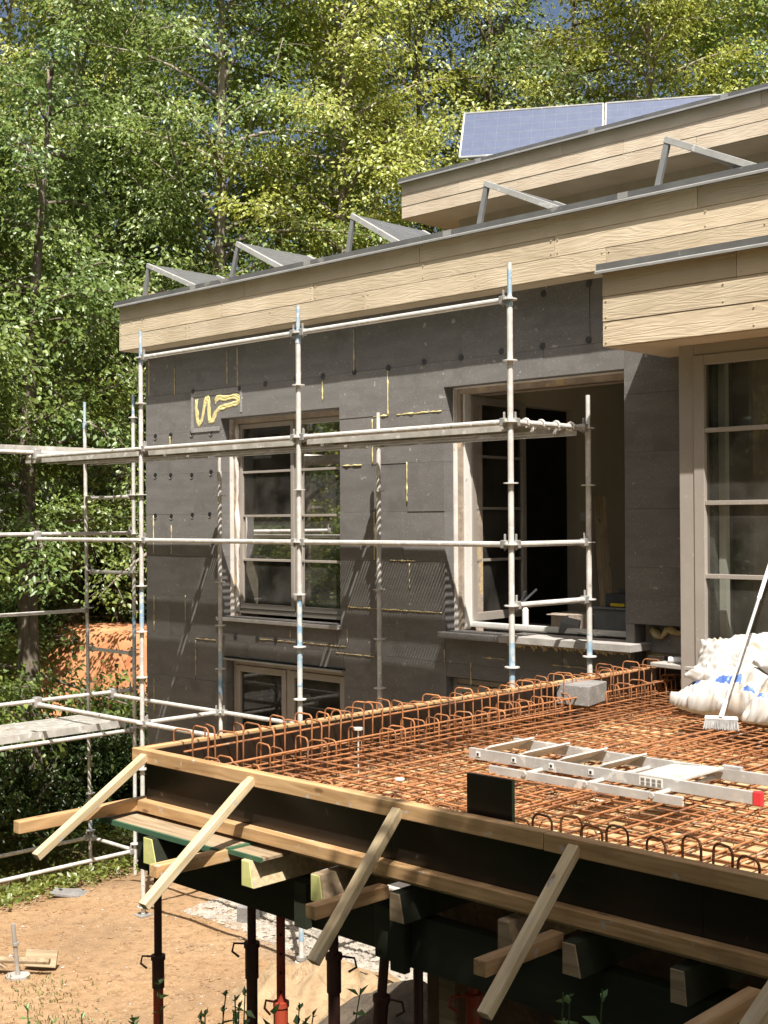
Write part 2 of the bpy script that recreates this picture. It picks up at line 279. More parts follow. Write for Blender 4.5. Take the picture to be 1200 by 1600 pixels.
# ------------------------------------------------------------------ mesh helpers
class MB:
    def __init__(s): s.v = []; s.f = []
    def add(s, vs, fs):
        n = len(s.v); s.v += [tuple(x) for x in vs]; s.f += [tuple(i+n for i in f) for f in fs]; return s
    def box(s, x0, x1, y0, y1, z0, z1):
        return s.add([(x0, y0, z0), (x1, y0, z0), (x1, y1, z0), (x0, y1, z0), (x0, y0, z1), (x1, y0, z1), (x1, y1, z1), (x0, y1, z1)],
                     [(0, 3, 2, 1), (4, 5, 6, 7), (0, 1, 5, 4), (1, 2, 6, 5), (2, 3, 7, 6), (3, 0, 4, 7)])
    def tube(s, p, q, r, n=8, r1=None, cap=True):
        p, q = Vector(p), Vector(q); d = (q-p).normalized(); a = d.orthogonal().normalized(); b = d.cross(a); r1 = r if r1 is None else r1
        vs = [p+(a*math.cos(t)+b*math.sin(t))*r for t in [2*math.pi*i/n for i in range(n)]] + [q+(a*math.cos(t)+b*math.sin(t))*r1 for t in [2*math.pi*i/n for i in range(n)]]
        fs = [(i, (i+1) % n, n+(i+1) % n, n+i) for i in range(n)]
        if cap: fs += [tuple(range(n-1, -1, -1)), tuple(range(n, 2*n))]
        return s.add(vs, fs)
    def path(s, pts, rad, n=6):
        pts = [Vector(p) for p in pts]; m = len(pts); rs = rad if isinstance(rad, (list, tuple)) else [rad]*m
        vs = []; a = None
        for i, p in enumerate(pts):
            d = (pts[min(i+1, m-1)]-pts[max(i-1, 0)]).normalized()
            a = d.orthogonal().normalized() if a is None else (a-d*a.dot(d)).normalized()
            b = d.cross(a)
            vs += [p+(a*math.cos(2*math.pi*k/n)+b*math.sin(2*math.pi*k/n))*rs[i] for k in range(n)]
        fs = [(i*n+k, i*n+(k+1) % n, (i+1)*n+(k+1) % n, (i+1)*n+k) for i in range(m-1) for k in range(n)]
        fs += [tuple(range(n-1, -1, -1)), tuple(range((m-1)*n, m*n))]
        return s.add(vs, fs)
    def prism(s, poly, axis, a0, a1):
        """poly: list of 2-D points, extruded along axis from a0 to a1"""
        def P(p, a): return {'x': (a, p[0], p[1]), 'y': (p[0], a, p[1]), 'z': (p[0], p[1], a)}[axis]
        n = len(poly); vs = [P(p, a0) for p in poly]+[P(p, a1) for p in poly]
        return s.add(vs, [tuple(range(n-1, -1, -1)), tuple(range(n, 2*n))]+[(i, (i+1) % n, n+(i+1) % n, n+i) for i in range(n)])
    def mesh(s, name):
        me = bpy.data.meshes.new(name); me.from_pydata(s.v, [], s.f); me.update()
        bm = bmesh.new(); bm.from_mesh(me); bmesh.ops.recalc_face_normals(bm, faces=bm.faces); bm.to_mesh(me); bm.free()
        return me

WL = {}      # world location of objects that stand unrotated, for parenting
def tag(o, label=None, cat=None, group=None, kind=None):
    if label: o['label'] = label
    if cat: o['category'] = cat
    if group: o['group'] = group
    if kind: o['kind'] = kind
    return o
def obj(name, mesh, m, parent=None, loc=(0, 0, 0), rot=None, smooth=False, bevel=0, kind=None):
    """loc is the world position; mesh may be an MB or mesh data"""
    if isinstance(mesh, MB): mesh = mesh.mesh(name)
    if m and not mesh.materials: mesh.materials.append(MATS[m])
    if smooth:
        mesh.polygons.foreach_set('use_smooth', [True]*len(mesh.polygons))
    o = bpy.data.objects.new(name, mesh); COL.objects.link(o)
    pl = Vector((0, 0, 0))
    if parent is not None: o.parent = parent; pl = WL[parent]
    o.location = Vector(loc)-pl; WL[o] = Vector(loc)
    if rot is not None: o.rotation_euler = rot
    if bevel:
        b = o.modifiers.new('edge', 'BEVEL'); b.width = bevel; b.segments = 2; b.limit_method = 'ANGLE'
    if kind: o['kind'] = kind
    return o
def thing(name, label, cat, loc, group=None):
    o = bpy.data.objects.new(name, None); COL.objects.link(o); o.location = loc; WL[o] = Vector(loc); o.empty_display_size = .2
    return tag(o, label, cat, group)
def beam(name, p, q, w, h, m, parent=None, bevel=.004, upv=(0, 0, 1)):
    """squared timber from p to q (centre line), local x along its length"""
    p, q = Vector(p), Vector(q); d = q-p; Ln = d.length; x = d.normalized(); uv = Vector(upv)
    y = uv.cross(x).normalized(); z = x.cross(y)
    rot = Matrix((x, y, z)).transposed().to_euler()
    mb = MB().box(-Ln/2, Ln/2, -w/2, w/2, -h/2, h/2)
    return obj(name, mb, m, parent, (p+q)/2, rot, bevel=bevel)
def subtract(rects, hole):
    out = []; (a0, a1, b0, b1) = hole
    for (x0, x1, y0, y1) in rects:
        if a1 <= x0+1e-6 or a0 >= x1-1e-6 or b1 <= y0+1e-6 or b0 >= y1-1e-6: out.append((x0, x1, y0, y1)); continue
        if a0 > x0: out.append((x0, a0, y0, y1))
        if a1 < x1: out.append((a1, x1, y0, y1))
        c0, c1 = max(x0, a0), min(x1, a1)
        if b0 > y0: out.append((c0, c1, y0, b0))
        if b1 < y1: out.append((c0, c1, b1, y1))
    return [r for r in out if r[1]-r[0] > .015 and r[3]-r[2] > .015]

# ================================================================== GROUND
def gz(x, y):
    z = .05*mnoise.noise(Vector((x*.5, y*.5, 3.1)))+.024*mnoise.noise(Vector((x*2.3, y*2.3, 1.1)))+.016*mnoise.noise(Vector((x*5.1, y*4.2, 7.7)))
    d = min(1, max(0, (-1.0-x)/2.4))                         # falls away past the scaffold on the left
    z -= .5*d*d*(3-2*d)
    s = min(1, max(0, (-4.6-y)/1.9)); z += 2.75*s*s*(3-2*s)   # bank the photographer stands on
    return z
def axis(lo, a, b, hi, step):
    xs = list(np.arange(a, b+1e-6, step)); k = step
    x = a; left = []
    while x > lo: k *= 1.35; x -= k; left.append(x)
    k = step; x = b; right = []
    while x < hi: k *= 1.35; x += k; right.append(x)
    return left[::-1]+xs+right
gx_, gy_ = axis(-400, -6, 14, 400, .16), axis(-400, -10, 3, 400, .16)
mb = MB(); nx = len(gx_)
mb.v = [(x, y, gz(x, y) if abs(x) < 60 and abs(y) < 60 else gz(x, y)) for y in gy_ for x in gx_]
mb.f = [(j*nx+i, j*nx+i+1, (j+1)*nx+i+1, (j+1)*nx+i) for j in range(len(gy_)-1) for i in range(nx-1)]
obj('ground', mb, 'soil', smooth=True, kind='structure')

def heap(name, m, cx, cy, rx, ry, h, seed, kind=None, rough=.08, n=34):
    mb = MB(); vs = []
    for j in range(n+1):
        for i in range(n+1):
            a, b = 2*i/n-1, 2*j/n-1
            x, y = cx+a*rx, cy+b*ry
            k = max(0, 1-(a*a+b*b)); z = h*k**1.3
            z += rough*k**.5*(mnoise.noise(Vector((x*3, y*3, seed)))+.6*mnoise.noise(Vector((x*8, y*8, seed))))
            vs.append((x, y, gz(x, y)-.04+z+(.03 if k > 0 else -.03)))
    mb.v = vs; mb.f = [(j*(n+1)+i, j*(n+1)+i+1, (j+1)*(n+1)+i+1, (j+1)*(n+1)+i) for j in range(n) for i in range(n)]
    return obj(name, mb, m, smooth=True, kind=kind)
tag(heap('sand_heap', 'sand', 3.2, -.3, .95, .8, .26, 2.2, rough=.2, n=64), 'heap of yellow building sand beside the steel props', 'sand heap')
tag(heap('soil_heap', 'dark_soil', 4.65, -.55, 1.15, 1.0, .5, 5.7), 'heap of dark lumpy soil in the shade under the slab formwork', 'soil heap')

# orange clay bank behind the left scaffold, with the wood standing above it
mb = MB(); n1, n2 = 50, 14
for j in range(n2+1):
    for i in range(n1+1):
        t = j/n2; x = -22+i/n1*22; y = 6.2+.35*(x+10)*.2+t*1.6
        z = -.75+2.75*min(1, t*1.25)**.9+.12*mnoise.noise(Vector((x*.8, t*3, 4)))
        if t > .85: y += (t-.85)*14
        mb.v.append((x, y+.15*mnoise.noise(Vector((x*.6, t*2, 9))), z))
mb.f = [(j*(n1+1)+i, j*(n1+1)+i+1, (j+1)*(n1+1)+i+1, (j+1)*(n1+1)+i) for j in range(n2) for i in range(n1)]
obj('earth_bank', mb, 'clay', smooth=True, kind='structure')

# ================================================================== HOUSE
VW, VB, VI = 1.40, 1.58, 1.92            # insulation face, back of insulation, inner face of masonry
HU0 = -1.88
house = thing('house', 'flat-roofed house under renovation, dark grey insulation boards and timber-look fascias', 'house', (0, VB, 0))
ZR = [-.62, -.12, .38, .88, 1.38, 1.88, 2.38, 2.88, 3.38, 3.88, 4.39, 4.89, 5.40, 5.89, 6.475]
W1 = (-.36, 1.68, 3.17, 5.53); W2 = (3.19, 5.31, 3.19, 5.63); L1 = (-.28, 1.73, 1.30, 2.69); L2 = (3.2, 5.0, 1.3, 2.74)
HOLES = [W1, W2, L1, L2, (5.40, 6.6, -1, 3.38)]
cuts = {13: [-1.26, -.23, -.05, .99, 1.93, 3.43, 4.95], 12: [-1.62, -.92, .06, 1.42, 2.41, 3.43, 4.43, 5.4], 11: [-1.36, -.4, 1.0, 2.19, 3.0, 5.5], 10: [-.9, 2.68, 5.5]}
for r in range(len(ZR)-1):
    us = [HU0]+cuts.get(r, [HU0+(.5 if r % 2 else 1.0)+k for k in range(8)])+[6.30]
    us = sorted(u for u in set(us) if HU0 <= u <= 5.2 or u == 6.30)
    for a, b in zip(us[:-1], us[1:]):
        rs = [(a, b, ZR[r], ZR[r+1])]
        for h in HOLES: rs = subtract(rs, h)
        for (x0, x1, z0, z1) in rs:
            g = .0008; pr = rng.uniform(-.004, .004)
            cx, cz = (x0+x1)/2, (z0+z1)/2
            obj('insulation_panel', MB().box(x0+g-cx, x1-g-cx, VW+pr-VB, 0, z0+g-cz, z1-g-cz), 'eps', house, (cx, VB, cz), bevel=.0016)
# masonry carrying it
rs = [(HU0+.18, 6.45, -.7, 6.5)]
for h in [(-.30, 1.62, 3.13, 5.47), (3.25, 5.25, 3.13, 5.57), (-.22, 1.67, 1.25, 2.66), (3.3, 4.9, 1.25, 2.70)]: rs = subtract(rs, h)
mb = MB()
for (a, b, c, d) in rs: mb.box(a, b, VB+.002, VI, c, d)
obj('masonry_wall', mb, 'masonry', house)
obj('side_wall', MB().box(HU0, HU0+.18, VB+.003, 14, -.7, 6.48), 'eps', house)
obj('side_wall', MB().box(6.27, 6.45, .93, VB, 2.6, 5.66), 'eps', house)
obj('rear_wall', MB().box(HU0+.2, 12, 13.8, 14, -.7, 6.48), 'eps', house)
# interior
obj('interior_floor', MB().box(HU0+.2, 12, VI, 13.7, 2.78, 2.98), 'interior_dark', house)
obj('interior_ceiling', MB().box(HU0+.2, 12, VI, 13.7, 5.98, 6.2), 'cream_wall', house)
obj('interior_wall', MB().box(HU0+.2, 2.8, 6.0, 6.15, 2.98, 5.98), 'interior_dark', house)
mb = MB()
for (a, b, c, d) in subtract([(VI, 9.0, 2.98, 5.98)], (2.05, 3.92, 2.9, 5.55)): mb.box(2.86, 3.0, a, b, c, d)
obj('interior_wall', mb, 'cream_wall', house)
obj('interior_wall', MB().box(3.0, 12, 5.4, 5.55, 2.98, 5.98), 'cream_wall', house)
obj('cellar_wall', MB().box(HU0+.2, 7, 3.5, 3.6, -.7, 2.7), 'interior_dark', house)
obj('light_switch', MB().box(3.0, 3.012, 3.98, 4.06, 4.28, 4.38).box(3.012, 3.018, 3.995, 4.045, 4.3, 4.36), 'white_plastic', house)

# --- fascias with fibre-cement boards
def fascia(u0, u1, v, z0, z1, back, m, seams, rows=3, screws=True, trim=.10):
    """roof edge: boards in rows on the front face, zinc coping; returns nothing"""
    body = obj('roof_slab', MB().box(u0+.03, u1, v+.022, back, z0+.012, z1-.02), 'beige_render', house)
    obj('soffit', MB().box(u0+.02, u1, v+.023, min(back-.05, v+1.6), z0-.004, z0+.008), 'fascia', house)
    hgt = (z1-z0)/rows
    scr = MB()
    for r in range(rows):
        es = [u0]+seams[r]+[u1]
        for a, b in zip(es[:-1], es[1:]):
            cx = (a+b)/2; za, zb = z0+r*hgt, z0+(r+1)*hgt
            pr = rng.uniform(0, .004)
            # each board tilts a little like a shiplap course
            mb = MB().prism([(-.006-pr, za-cz+.002) for cz in [za]]+[(-.002-pr, hgt-.002), (.02, hgt-.002), (.02, .002)], 'x', a-cx+.0025, b-cx-.0025)
            obj('fascia_board', mb, m, body, (cx, v, za), bevel=.0015)
            if screws:
                for e in (a+.035, b-.035, a+(b-a)*.5):
                    for dz in (.035, hgt-.035):
                        scr.tube((e, v-.004, za+dz), (e, v-.0115, za+dz), .0075, 6)
    if screws: obj('board_screw', scr, 'fascia', body, kind='stuff')
    # coping: standing face with a bright drip edge
    obj('coping', MB().prism([(v-.066, z1-.012), (v-.064, z1+trim*.55), (v+.02, z1+trim*.72), (v+.36, z1+trim*.55), (v+.36, z1-.014)], 'x', u0-.02, u1), 'zinc', house)
    obj('drip_edge', MB().prism([(v-.080, z1-.026), (v-.080, z1-.008), (v-.067, z1+.002), (v-.0665, z1-.02)], 'x', u0-.025, u1), 'zinc_lip', house)
    for k in range(int((u1-u0)/2)):
        c = u0+1.6+k*2.0
        obj('coping_joint', MB().prism([(v-.0685, z1+.004), (v-.0665, z1+trim*.57), (v+.02, z1+trim*.745), (v+.2, z1+trim*.66), (v+.2, z1+.004)], 'x', c-.05, c+.05), 'zinc_lip', house)
fascia(-2.085, 11.5, 1.15, 6.478, 7.045, 14.0, 'fascia', [[-.66, 2.35, 5.3, 8.3], [-1.55, 1.55, 4.75, 7.8], [.4, 3.1, 6.2]])
fascia(5.74, 11.5, .449, 5.692, 6.30, 2.2, 'fascia', [[8.4], [7.9], [6.93, 9.9]])
fascia(-1.97, 11.5, 6.3, 9.0, 9.56, 13.5, 'fascia_far', [[.3, 3.2, 6.0], [-.8, 2.1, 5.0], [1.1, 4.1]], screws=False)
obj('roof_covering', MB().box(-1.7, 11.4, 1.52, 13.9, 7.0, 7.055), 'roof_felt', house)
obj('roof_covering', MB().box(-1.6, 11.4, 6.67, 13.4, 9.5, 9.565), 'roof_felt', house)
obj('upper_wall', MB().box(-1.35, 11.3, 6.95, 13.3, 7.04, 9.01), 'beige_render', house)
obj('upper_wall_plinth', MB().box(-1.33, 11.2, 6.93, 6.96, 7.05, 7.22), 'zinc', house)

# --- windows
def casement(win, u0, u1, z0, z1, v, rows, m, fr=.052, dep=.06, hinge=None, ang=0):
    """one sash with glazing bars and panes, as sub-parts of a window"""
    w, h = u1-u0, z1-z0
    def put(name, mb, mm, bevel=0):
        o = obj(name, mb, mm, win, (u0, v, z0), bevel=bevel)
        if ang: o.rotation_euler = (0, 0, ang)
        return o
    s = MB().box(0, fr, 0, dep, 0, h).box(w-fr, w, 0, dep, 0, h).box(fr, w-fr, 0, dep, 0, fr*1.15).box(fr, w-fr, 0, dep, h-fr, h)
    put('sash', s, m, .004)
    gh = (h-2.15*fr)/rows
    for k in range(1, rows):
        zc = fr*1.15+k*gh; put('glazing_bar', MB().box(fr, w-fr, .008, dep-.008, zc-.014, zc+.014), m, .003)
    for k in range(rows):
        za, zb = fr*1.15+k*gh, fr*1.15+(k+1)*gh
        put('pane', MB().add([(fr-.004, .03, za), (w-fr+.004, .03, za), (w-fr+.004, .03, zb), (fr-.004, .03, zb)], [(0, 1, 2, 3)]), 'glass')
def frame(u0, u1, z0, z1, v, m, fr=.055, dep=.075, mull=None, label=None):
    mb = MB().box(u0, u0+fr, v, v+dep, z0, z1).box(u1-fr, u1, v, v+dep, z0, z1).box(u0+fr, u1-fr, v, v+dep, z0, z0+fr).box(u0+fr, u1-fr, v, v+dep, z1-fr, z1)
    if mull: mb.box(mull-.03, mull+.03, v, v+dep, z0+fr, z1-fr)
    w = obj('window', mb, m, house, bevel=.004)
    if label: w['label'] = label
    return w
def reveal(hole, v1, left_m='render_white', other='eps_core'):
    a, b, c, d = hole
    obj('reveal', MB().box(a-.012, a, VB-.05, v1, c, d), left_m, house)
    obj('reveal', MB().box(b, b+.012, VB-.05, v1, c, d), other, house)
    obj('reveal', MB().box(a, b, VB-.05, v1, d, d+.012), other, house)
reveal((-.345, 1.665, 3.17, 5.52), 1.72); reveal((3.205, 5.30, 3.19, 5.62), 1.80, 'render_white', 'render_white')
w = frame(-.345, 1.665, 3.20, 5.52, 1.635, 'taupe', mull=.72, label='closed double casement window with glazing bars')
casement(w, -.285, .685, 3.26, 5.46, 1.622, 4, 'taupe'); casement(w, .755, 1.605, 3.26, 5.46, 1.622, 4, 'taupe')
# lumpy foam and mortar line down the left jamb
mb = MB().path([(-.30+rng.uniform(-.012, .012), 1.60, 3.22+k*.09) for k in range(26)], [.022+rng.uniform(-.009, .012) for k in range(26)], 7)
obj('foam_seal', mb, 'render_white', house, smooth=True)
obj('window_sill', MB().box(-.40, 1.70, 1.34, 1.64, 3.125, 3.165), 'concrete_pale', house, bevel=.004)
w = frame(3.205, 5.30, 3.22, 5.62, 1.70, 'white_pvc', fr=.05, label='window frame with its left sash swung open inwards')
casement(w, 3.27, 4.25, 3.27, 5.56, 1.74, 4, 'taupe', fr=.075, ang=R(94))
obj('frame_post', MB().box(3.21, 3.245, 1.60, 1.70, 3.2, 5.6).box(3.25, 3.27, 1.62, 1.70, 3.2, 5.6), 'white_pvc', house, bevel=.003)
obj('window_sill', MB().box(3.20, 4.0, 1.27, 1.62, 3.135, 3.195), 'concrete', house, bevel=.006)
obj('window_sill', MB().box(4.003, 5.47, 1.23, 1.62, 3.14, 3.21), 'concrete_pale', house, bevel=.006)
mb = MB()
for k in range(46):
    u = 4.02+k*.03; dl = .02+.05*max(0, mnoise.noise(Vector((k*.45, 1, 2)))+.35)
    mb.tube((u, 1.36, 3.145), (u+rng.uniform(-.01, .01), 1.37, 3.135-dl), .022, 6, .008)
obj('foam_drips', mb, 'foam', house, smooth=True)
w = frame(-.26, 1.71, 1.32, 2.66, 1.50, 'taupe', mull=.72, label='cellar window with two casements below the closed window')
casement(w, -.2, .685, 1.38, 2.60, 1.487, 1, 'taupe', fr=.075); casement(w, .755, 1.65, 1.38, 2.60, 1.487, 1, 'taupe', fr=.075)
obj('window_flashing', MB().box(-.29, 1.74, 1.36, 1.50, 2.665, 2.685), 'zinc_lip', house)
obj('vent_bead', MB().box(-.30, 1.74, 1.385, 1.41, 2.69, 2.705), 'black', house)
w = frame(3.2, 5.0, 1.32, 2.72, 1.50, 'taupe', mull=4.1)
casement(w, 3.26, 4.06, 1.38, 2.66, 1.487, 1, 'taupe', fr=.07); casement(w, 4.14, 4.94, 1.38, 2.66, 1.487, 1, 'taupe', fr=.07)

# --- glazed bay with tall door on the right
VD = .836
mb = MB().box(6.20, 6.335, VD, VD+.10, 2.92, 5.688).box(6.335, 8.6, VD, VD+.10, 5.60, 5.688).box(8.5, 8.6, VD, VD+.1, 2.92, 5.60)
door = obj('terrace_door', mb, 'taupe', house, bevel=.004); door['label'] = 'tall taupe glazed terrace door under the nearest roof edge'
mb = MB().box(6.338, 6.43, VD-.012, VD+.07, 2.95, 5.598).box(7.6, 7.69, VD-.012, VD+.07, 2.95, 5.598).box(6.43, 7.6, VD-.012, VD+.07, 5.52, 5.598).box(6.43, 7.6, VD-.012, VD+.07, 2.95, 3.08)
obj('sash', mb, 'taupe', door, bevel=.004)
obj('sash', MB().box(7.693, 7.78, VD-.012, VD+.07, 2.95, 5.598).box(8.42, 8.5, VD-.012, VD+.07, 2.95, 5.598), 'taupe', door, bevel=.004)
for z in (5.0, 4.425, 3.845):
    obj('glazing_bar', MB().box(6.43, 7.6, VD-.004, VD+.05, z-.018, z+.018), 'taupe', door, bevel=.003)
zs = [3.08, 3.845, 4.425, 5.0, 5.52]
for a, b in zip(zs[:-1], zs[1:]):
    obj('pane', MB().add([(6.43, VD+.03, a), (7.6, VD+.03, a), (7.6, VD+.03, b), (6.43, VD+.03, b)], [(0, 1, 2, 3)]), 'glass', door)
    obj('pane', MB().add([(7.78, VD+.03, a), (8.42, VD+.03, a), (8.42, VD+.03, b), (7.78, VD+.03, b)], [(0, 1, 2, 3)]), 'glass', door)
obj('inner_jamb', MB().box(6.46, 6.52, VD+.16, VD+.22, 2.98, 5.66), 'white_pvc', door)
obj('inner_jamb', MB().box(6.46, 6.60, VD+.40, VD+.46, 2.98, 5.66), 'taupe_dark', door)
obj('wall_notice', MB().box(6.99, 7.17, 2.7, 2.705, 3.65, 3.95), 'paper', house)
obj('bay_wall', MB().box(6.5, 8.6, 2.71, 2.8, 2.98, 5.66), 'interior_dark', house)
# exposed blockwork under the missing boards
for (a, b, c, d) in [(5.44, 5.80, 3.12, 3.36), (5.82, 6.19, 3.12, 3.36), (5.44, 5.62, 2.86, 3.10), (5.64, 6.0, 2.86, 3.10), (6.02, 6.19, 2.86, 3.10), (5.44, 5.8, 2.6, 2.84), (5.82, 6.19, 2.6, 2.84)]:
    obj('concrete_block', MB().box(a, b, VB-.03+rng.uniform(-.03, .02), VB+.001, c, d), rng.choice(['masonry', 'concrete', 'masonry']), house, bevel=.006)
mb = MB().path([(5.5+k*.05, VB-.05, 3.33-.03*math.sin(k*1.1)-.02*(k % 3)) for k in range(10)], [.034+.014*math.sin(k*2) for k in range(10)], 7)
obj('mortar_patch', mb, 'foam', house, smooth=True)

# --- polyurethane foam in the joints, adhesive lettering-like squiggle, dowel plates
FV = [(-1.263, 6.213, 5.879), (-1.801, 6.358, 5.91), (-.231, 6.328, 5.933), (-.04, 6.348, 5.896), (.993, 6.375, 5.909), (1.913, 6.347, 5.902), (1.418, 5.838, 5.614), (2.413, 5.892, 5.391), (2.183, 5.371, 4.898), (2.678, 4.9, 4.486), (-1.362, 5.366, 5.206), (-1.72, 4.386, 3.899), (-1.344, 4.263, 3.904), (-1.715, 3.372, 2.926), (-1.064, 3.396, 3.08), (-.863, 2.857, 2.427), (-1.723, 2.318, 1.872), (2.204, 4.391, 3.885), (2.706, 3.861, 3.599), (1.788, 3.135, 2.949), (.87, 3.07, 2.984), (3.521, 2.904, 2.684), (3.179, 3.007, 2.879)]
FH = [(2.537, 3.156, 5.397), (1.723, 2.017, 4.895), (2.2, 2.42, 5.397), (2.433, 2.795, 3.886), (1.81, 3.14, 3.373), (1.607, 2.191, 2.868), (.269, 1.757, 2.943), (-.863, -.465, 2.877), (3.676, 3.954, 2.963), (4.498, 4.913, 2.952), (4.85, 5.4, 2.94)]
def bead(p, q, m):
    p, q = Vector(p), Vector(q); n = max(5, int((q-p).length/.035)); pts = []; rs = []; s = rng.random()*50
    for k in range(n+1):
        t = k/n; w = mnoise.noise(Vector((s+k*.55, 2, 3)))
        pts.append(p.lerp(q, t)+Vector((.006*w, 0, .006*mnoise.noise(Vector((s, k*.6, 9)))))); rs.append(max(.0022, .006+.015*w))
    obj('foam_bead', MB().path(pts, rs, 6), m, house, smooth=True)
for i, (u, a, b) in enumerate(FV): bead((u, VW-.004, a), (u, VW-.004, b), 'foam_yellow' if i in (6, 7, 8, 9, 10, 11, 17) else 'foam')
for i, (a, b, z) in enumerate(FH): bead((a, VW-.004, z), (b, VW-.004, z), 'foam_yellow' if i < 3 else 'foam')
WP = [(-.818, 5.77), (-.824, 5.667), (-.81, 5.549), (-.768, 5.475), (-.705, 5.53), (-.673, 5.631), (-.651, 5.733), (-.62, 5.795), (-.579, 5.728), (-.58, 5.625), (-.57, 5.509), (-.509, 5.505), (-.447, 5.591), (-.365, 5.656), (-.204, 5.677), (-.045, 5.692), (.024, 5.731), (-.084, 5.776), (-.243, 5.762), (-.404, 5.78), (-.456, 5.72)]
for kk in range(10):          # ragged strands of a brushed-on squiggle
    pts = []; rs = []; ox, oz = rng.uniform(-.03, .03), rng.uniform(-.026, .026)
    for (a, b), (c, d) in zip(WP[:-1], WP[1:]):
        for k in range(6):
            t = k/6; x, z = a+(c-a)*t, b+(d-b)*t
            w1 = mnoise.noise(Vector((x*11+kk*7, z*11, kk*3.3)))
            pts.append((x+ox+.014*w1, (VW-.006)*1.0-.004*w1, z+oz+.014*mnoise.noise(Vector((z*12, x*12+kk*5, kk))))); rs.append(max(.002, .009*(1+1.0*w1)))
    mb = MB().path(pts, rs, 6); mb.v = [(p[0], VW-.003+(p[1]-VW+.004)*.38, p[2]) for p in mb.v]
    obj('adhesive_squiggle', mb, 'foam_yellow', house, smooth=True)
obj('trowelled_patch', MB().box(-.93, .045, VW-.009, VW-.001, 5.82, 5.885).box(-.93, -.885, VW-.009, VW-.001, 5.385, 5.82).box(-.885, -.378, VW-.009, VW-.001, 5.385, 5.44).box(.005, .045, VW-.009, VW-.001, 5.58, 5.82), 'eps_core', house, bevel=.004)
hole_mesh = MB().tube((0, .004, 0), (0, -.003, 0), .033, 12).mesh('dowel_hole_disc'); hole_mesh.materials.append(MATS['black'])  # proud black disc, its colour stands for the shade inside a hole
ring = MB().path([(.034*math.cos(t), -.003, .036*math.sin(t)-.002) for t in [math.pi*1.15+math.pi*.7*k/8 for k in range(9)]], .004, 5).mesh('rim'); ring.materials.append(MATS['eps_core'])
for (u, z) in [(-1.671, 5.382), (-1.349, 5.381), (-.919, 5.383), (-.543, 5.379), (-1.675, 4.888), (-1.353, 4.878), (-.924, 4.866), (-.547, 4.894), (-1.679, 4.377), (-1.344, 4.367), (-.915, 4.38), (-.576, 4.385)]:
    h = obj('dowel_hole_disc', hole_mesh, None, house, (u, VW-.002, z)); obj('rim', ring, None, h, (u, VW-.003, z))
plate = MB().tube((0, 0, 0), (0, -.006, 0), .032, 12).tube((0, -.006, 0), (0, -.010, 0), .012, 8).mesh('dowel_plate'); plate.materials.append(MATS['dark_tool'])
for (u, z) in [(1.429, 5.887), (2.422, 5.891), (2.927, 5.906), (3.422, 5.905), (3.931, 5.919), (4.943, 6.431), (4.439, 6.408), (4.938, 5.926), (4.42, 5.92), (.003, 5.862), (.463, 5.878), (-.89, 5.891), (1.92, 5.89), (.99, 5.89), (.3, 2.95), (.62, 2.945), (-.1, 2.95), (1.0, 2.945)]:
    obj('dowel_plate', plate, None, house, (u, VW-.004, z))

# ================================================================== SOLAR FRAMES ON THE ROOFS
TRI = [(-1.62, -1.509, -.516), (.085, .239, 1.035), (2.019, 2.128, 2.807), (3.815, 3.936, 4.812), (5.777, 5.903, 6.745)]
NAMES = ['first tilted solar panel from the left end of the main roof', 'second tilted solar panel from the left, on the main roof', 'third tilted solar panel from the left, just left of the upper roof corner',
         'fourth tilted solar panel from the left, in front of the upper fascia', 'rightmost tilted solar panel frame on the main roof']
for i, (a, t, b) in enumerate(TRI):
    v0, v1 = 1.20, 2.30; zt, zb = 7.49, 7.06
    s = thing('solar_panel', NAMES[i], 'solar panel', (a, v0, 7.055), 'tilted solar panels along the main roof edge')
    for v in (v0, v1):
        beam('leg', (a, v, 7.06), (t-.01, v, zt-.01), .04, .05, 'alu_frame', s, .003)
        beam('rail', (t-.03, v, zt+.012), (b+.02, v, zb+.015), .05, .055, 'alu', s, .003)
    n = Vector((zt-zb, 0, b-t)).normalized()
    P = [Vector((t, v0+.027, zt)), Vector((b, v0+.027, zb)), Vector((b, v1-.027, zb)), Vector((t, v1-.027, zt))]
    pm = obj('panel', MB().add([p+n*.02 for p in P]+[p-n*.015 for p in P], [(0, 1, 2, 3), (7, 6, 5, 4), (0, 4, 5, 1), (1, 5, 6, 2), (2, 6, 7, 3), (3, 7, 4, 0)]), 'pv_grey', s)
    for k in range(1, 10):
        p0 = P[0].lerp(P[1], k/10)+n*.0215; p1 = P[3].lerp(P[2], k/10)+n*.0215
        obj('cell_line', MB().tube(p0, p1, .003, 4), 'alu_frame', pm)
    obj('top_rail', MB().tube((t-.02, v0, zt+.01), (t-.02, v1, zt+.01), .018, 6), 'alu', s)
tag(obj('timber_offcut', MB().box(-1.68, -1.48, 1.24, 1.34, 7.105, 7.16), 'pine', bevel=.004), 'short timber offcut lying by the left end of the main roof', 'timber offcut')
d = Vector((.85, .53, 0)).normalized(); n_ = Vector((-d.y, d.x, 0))
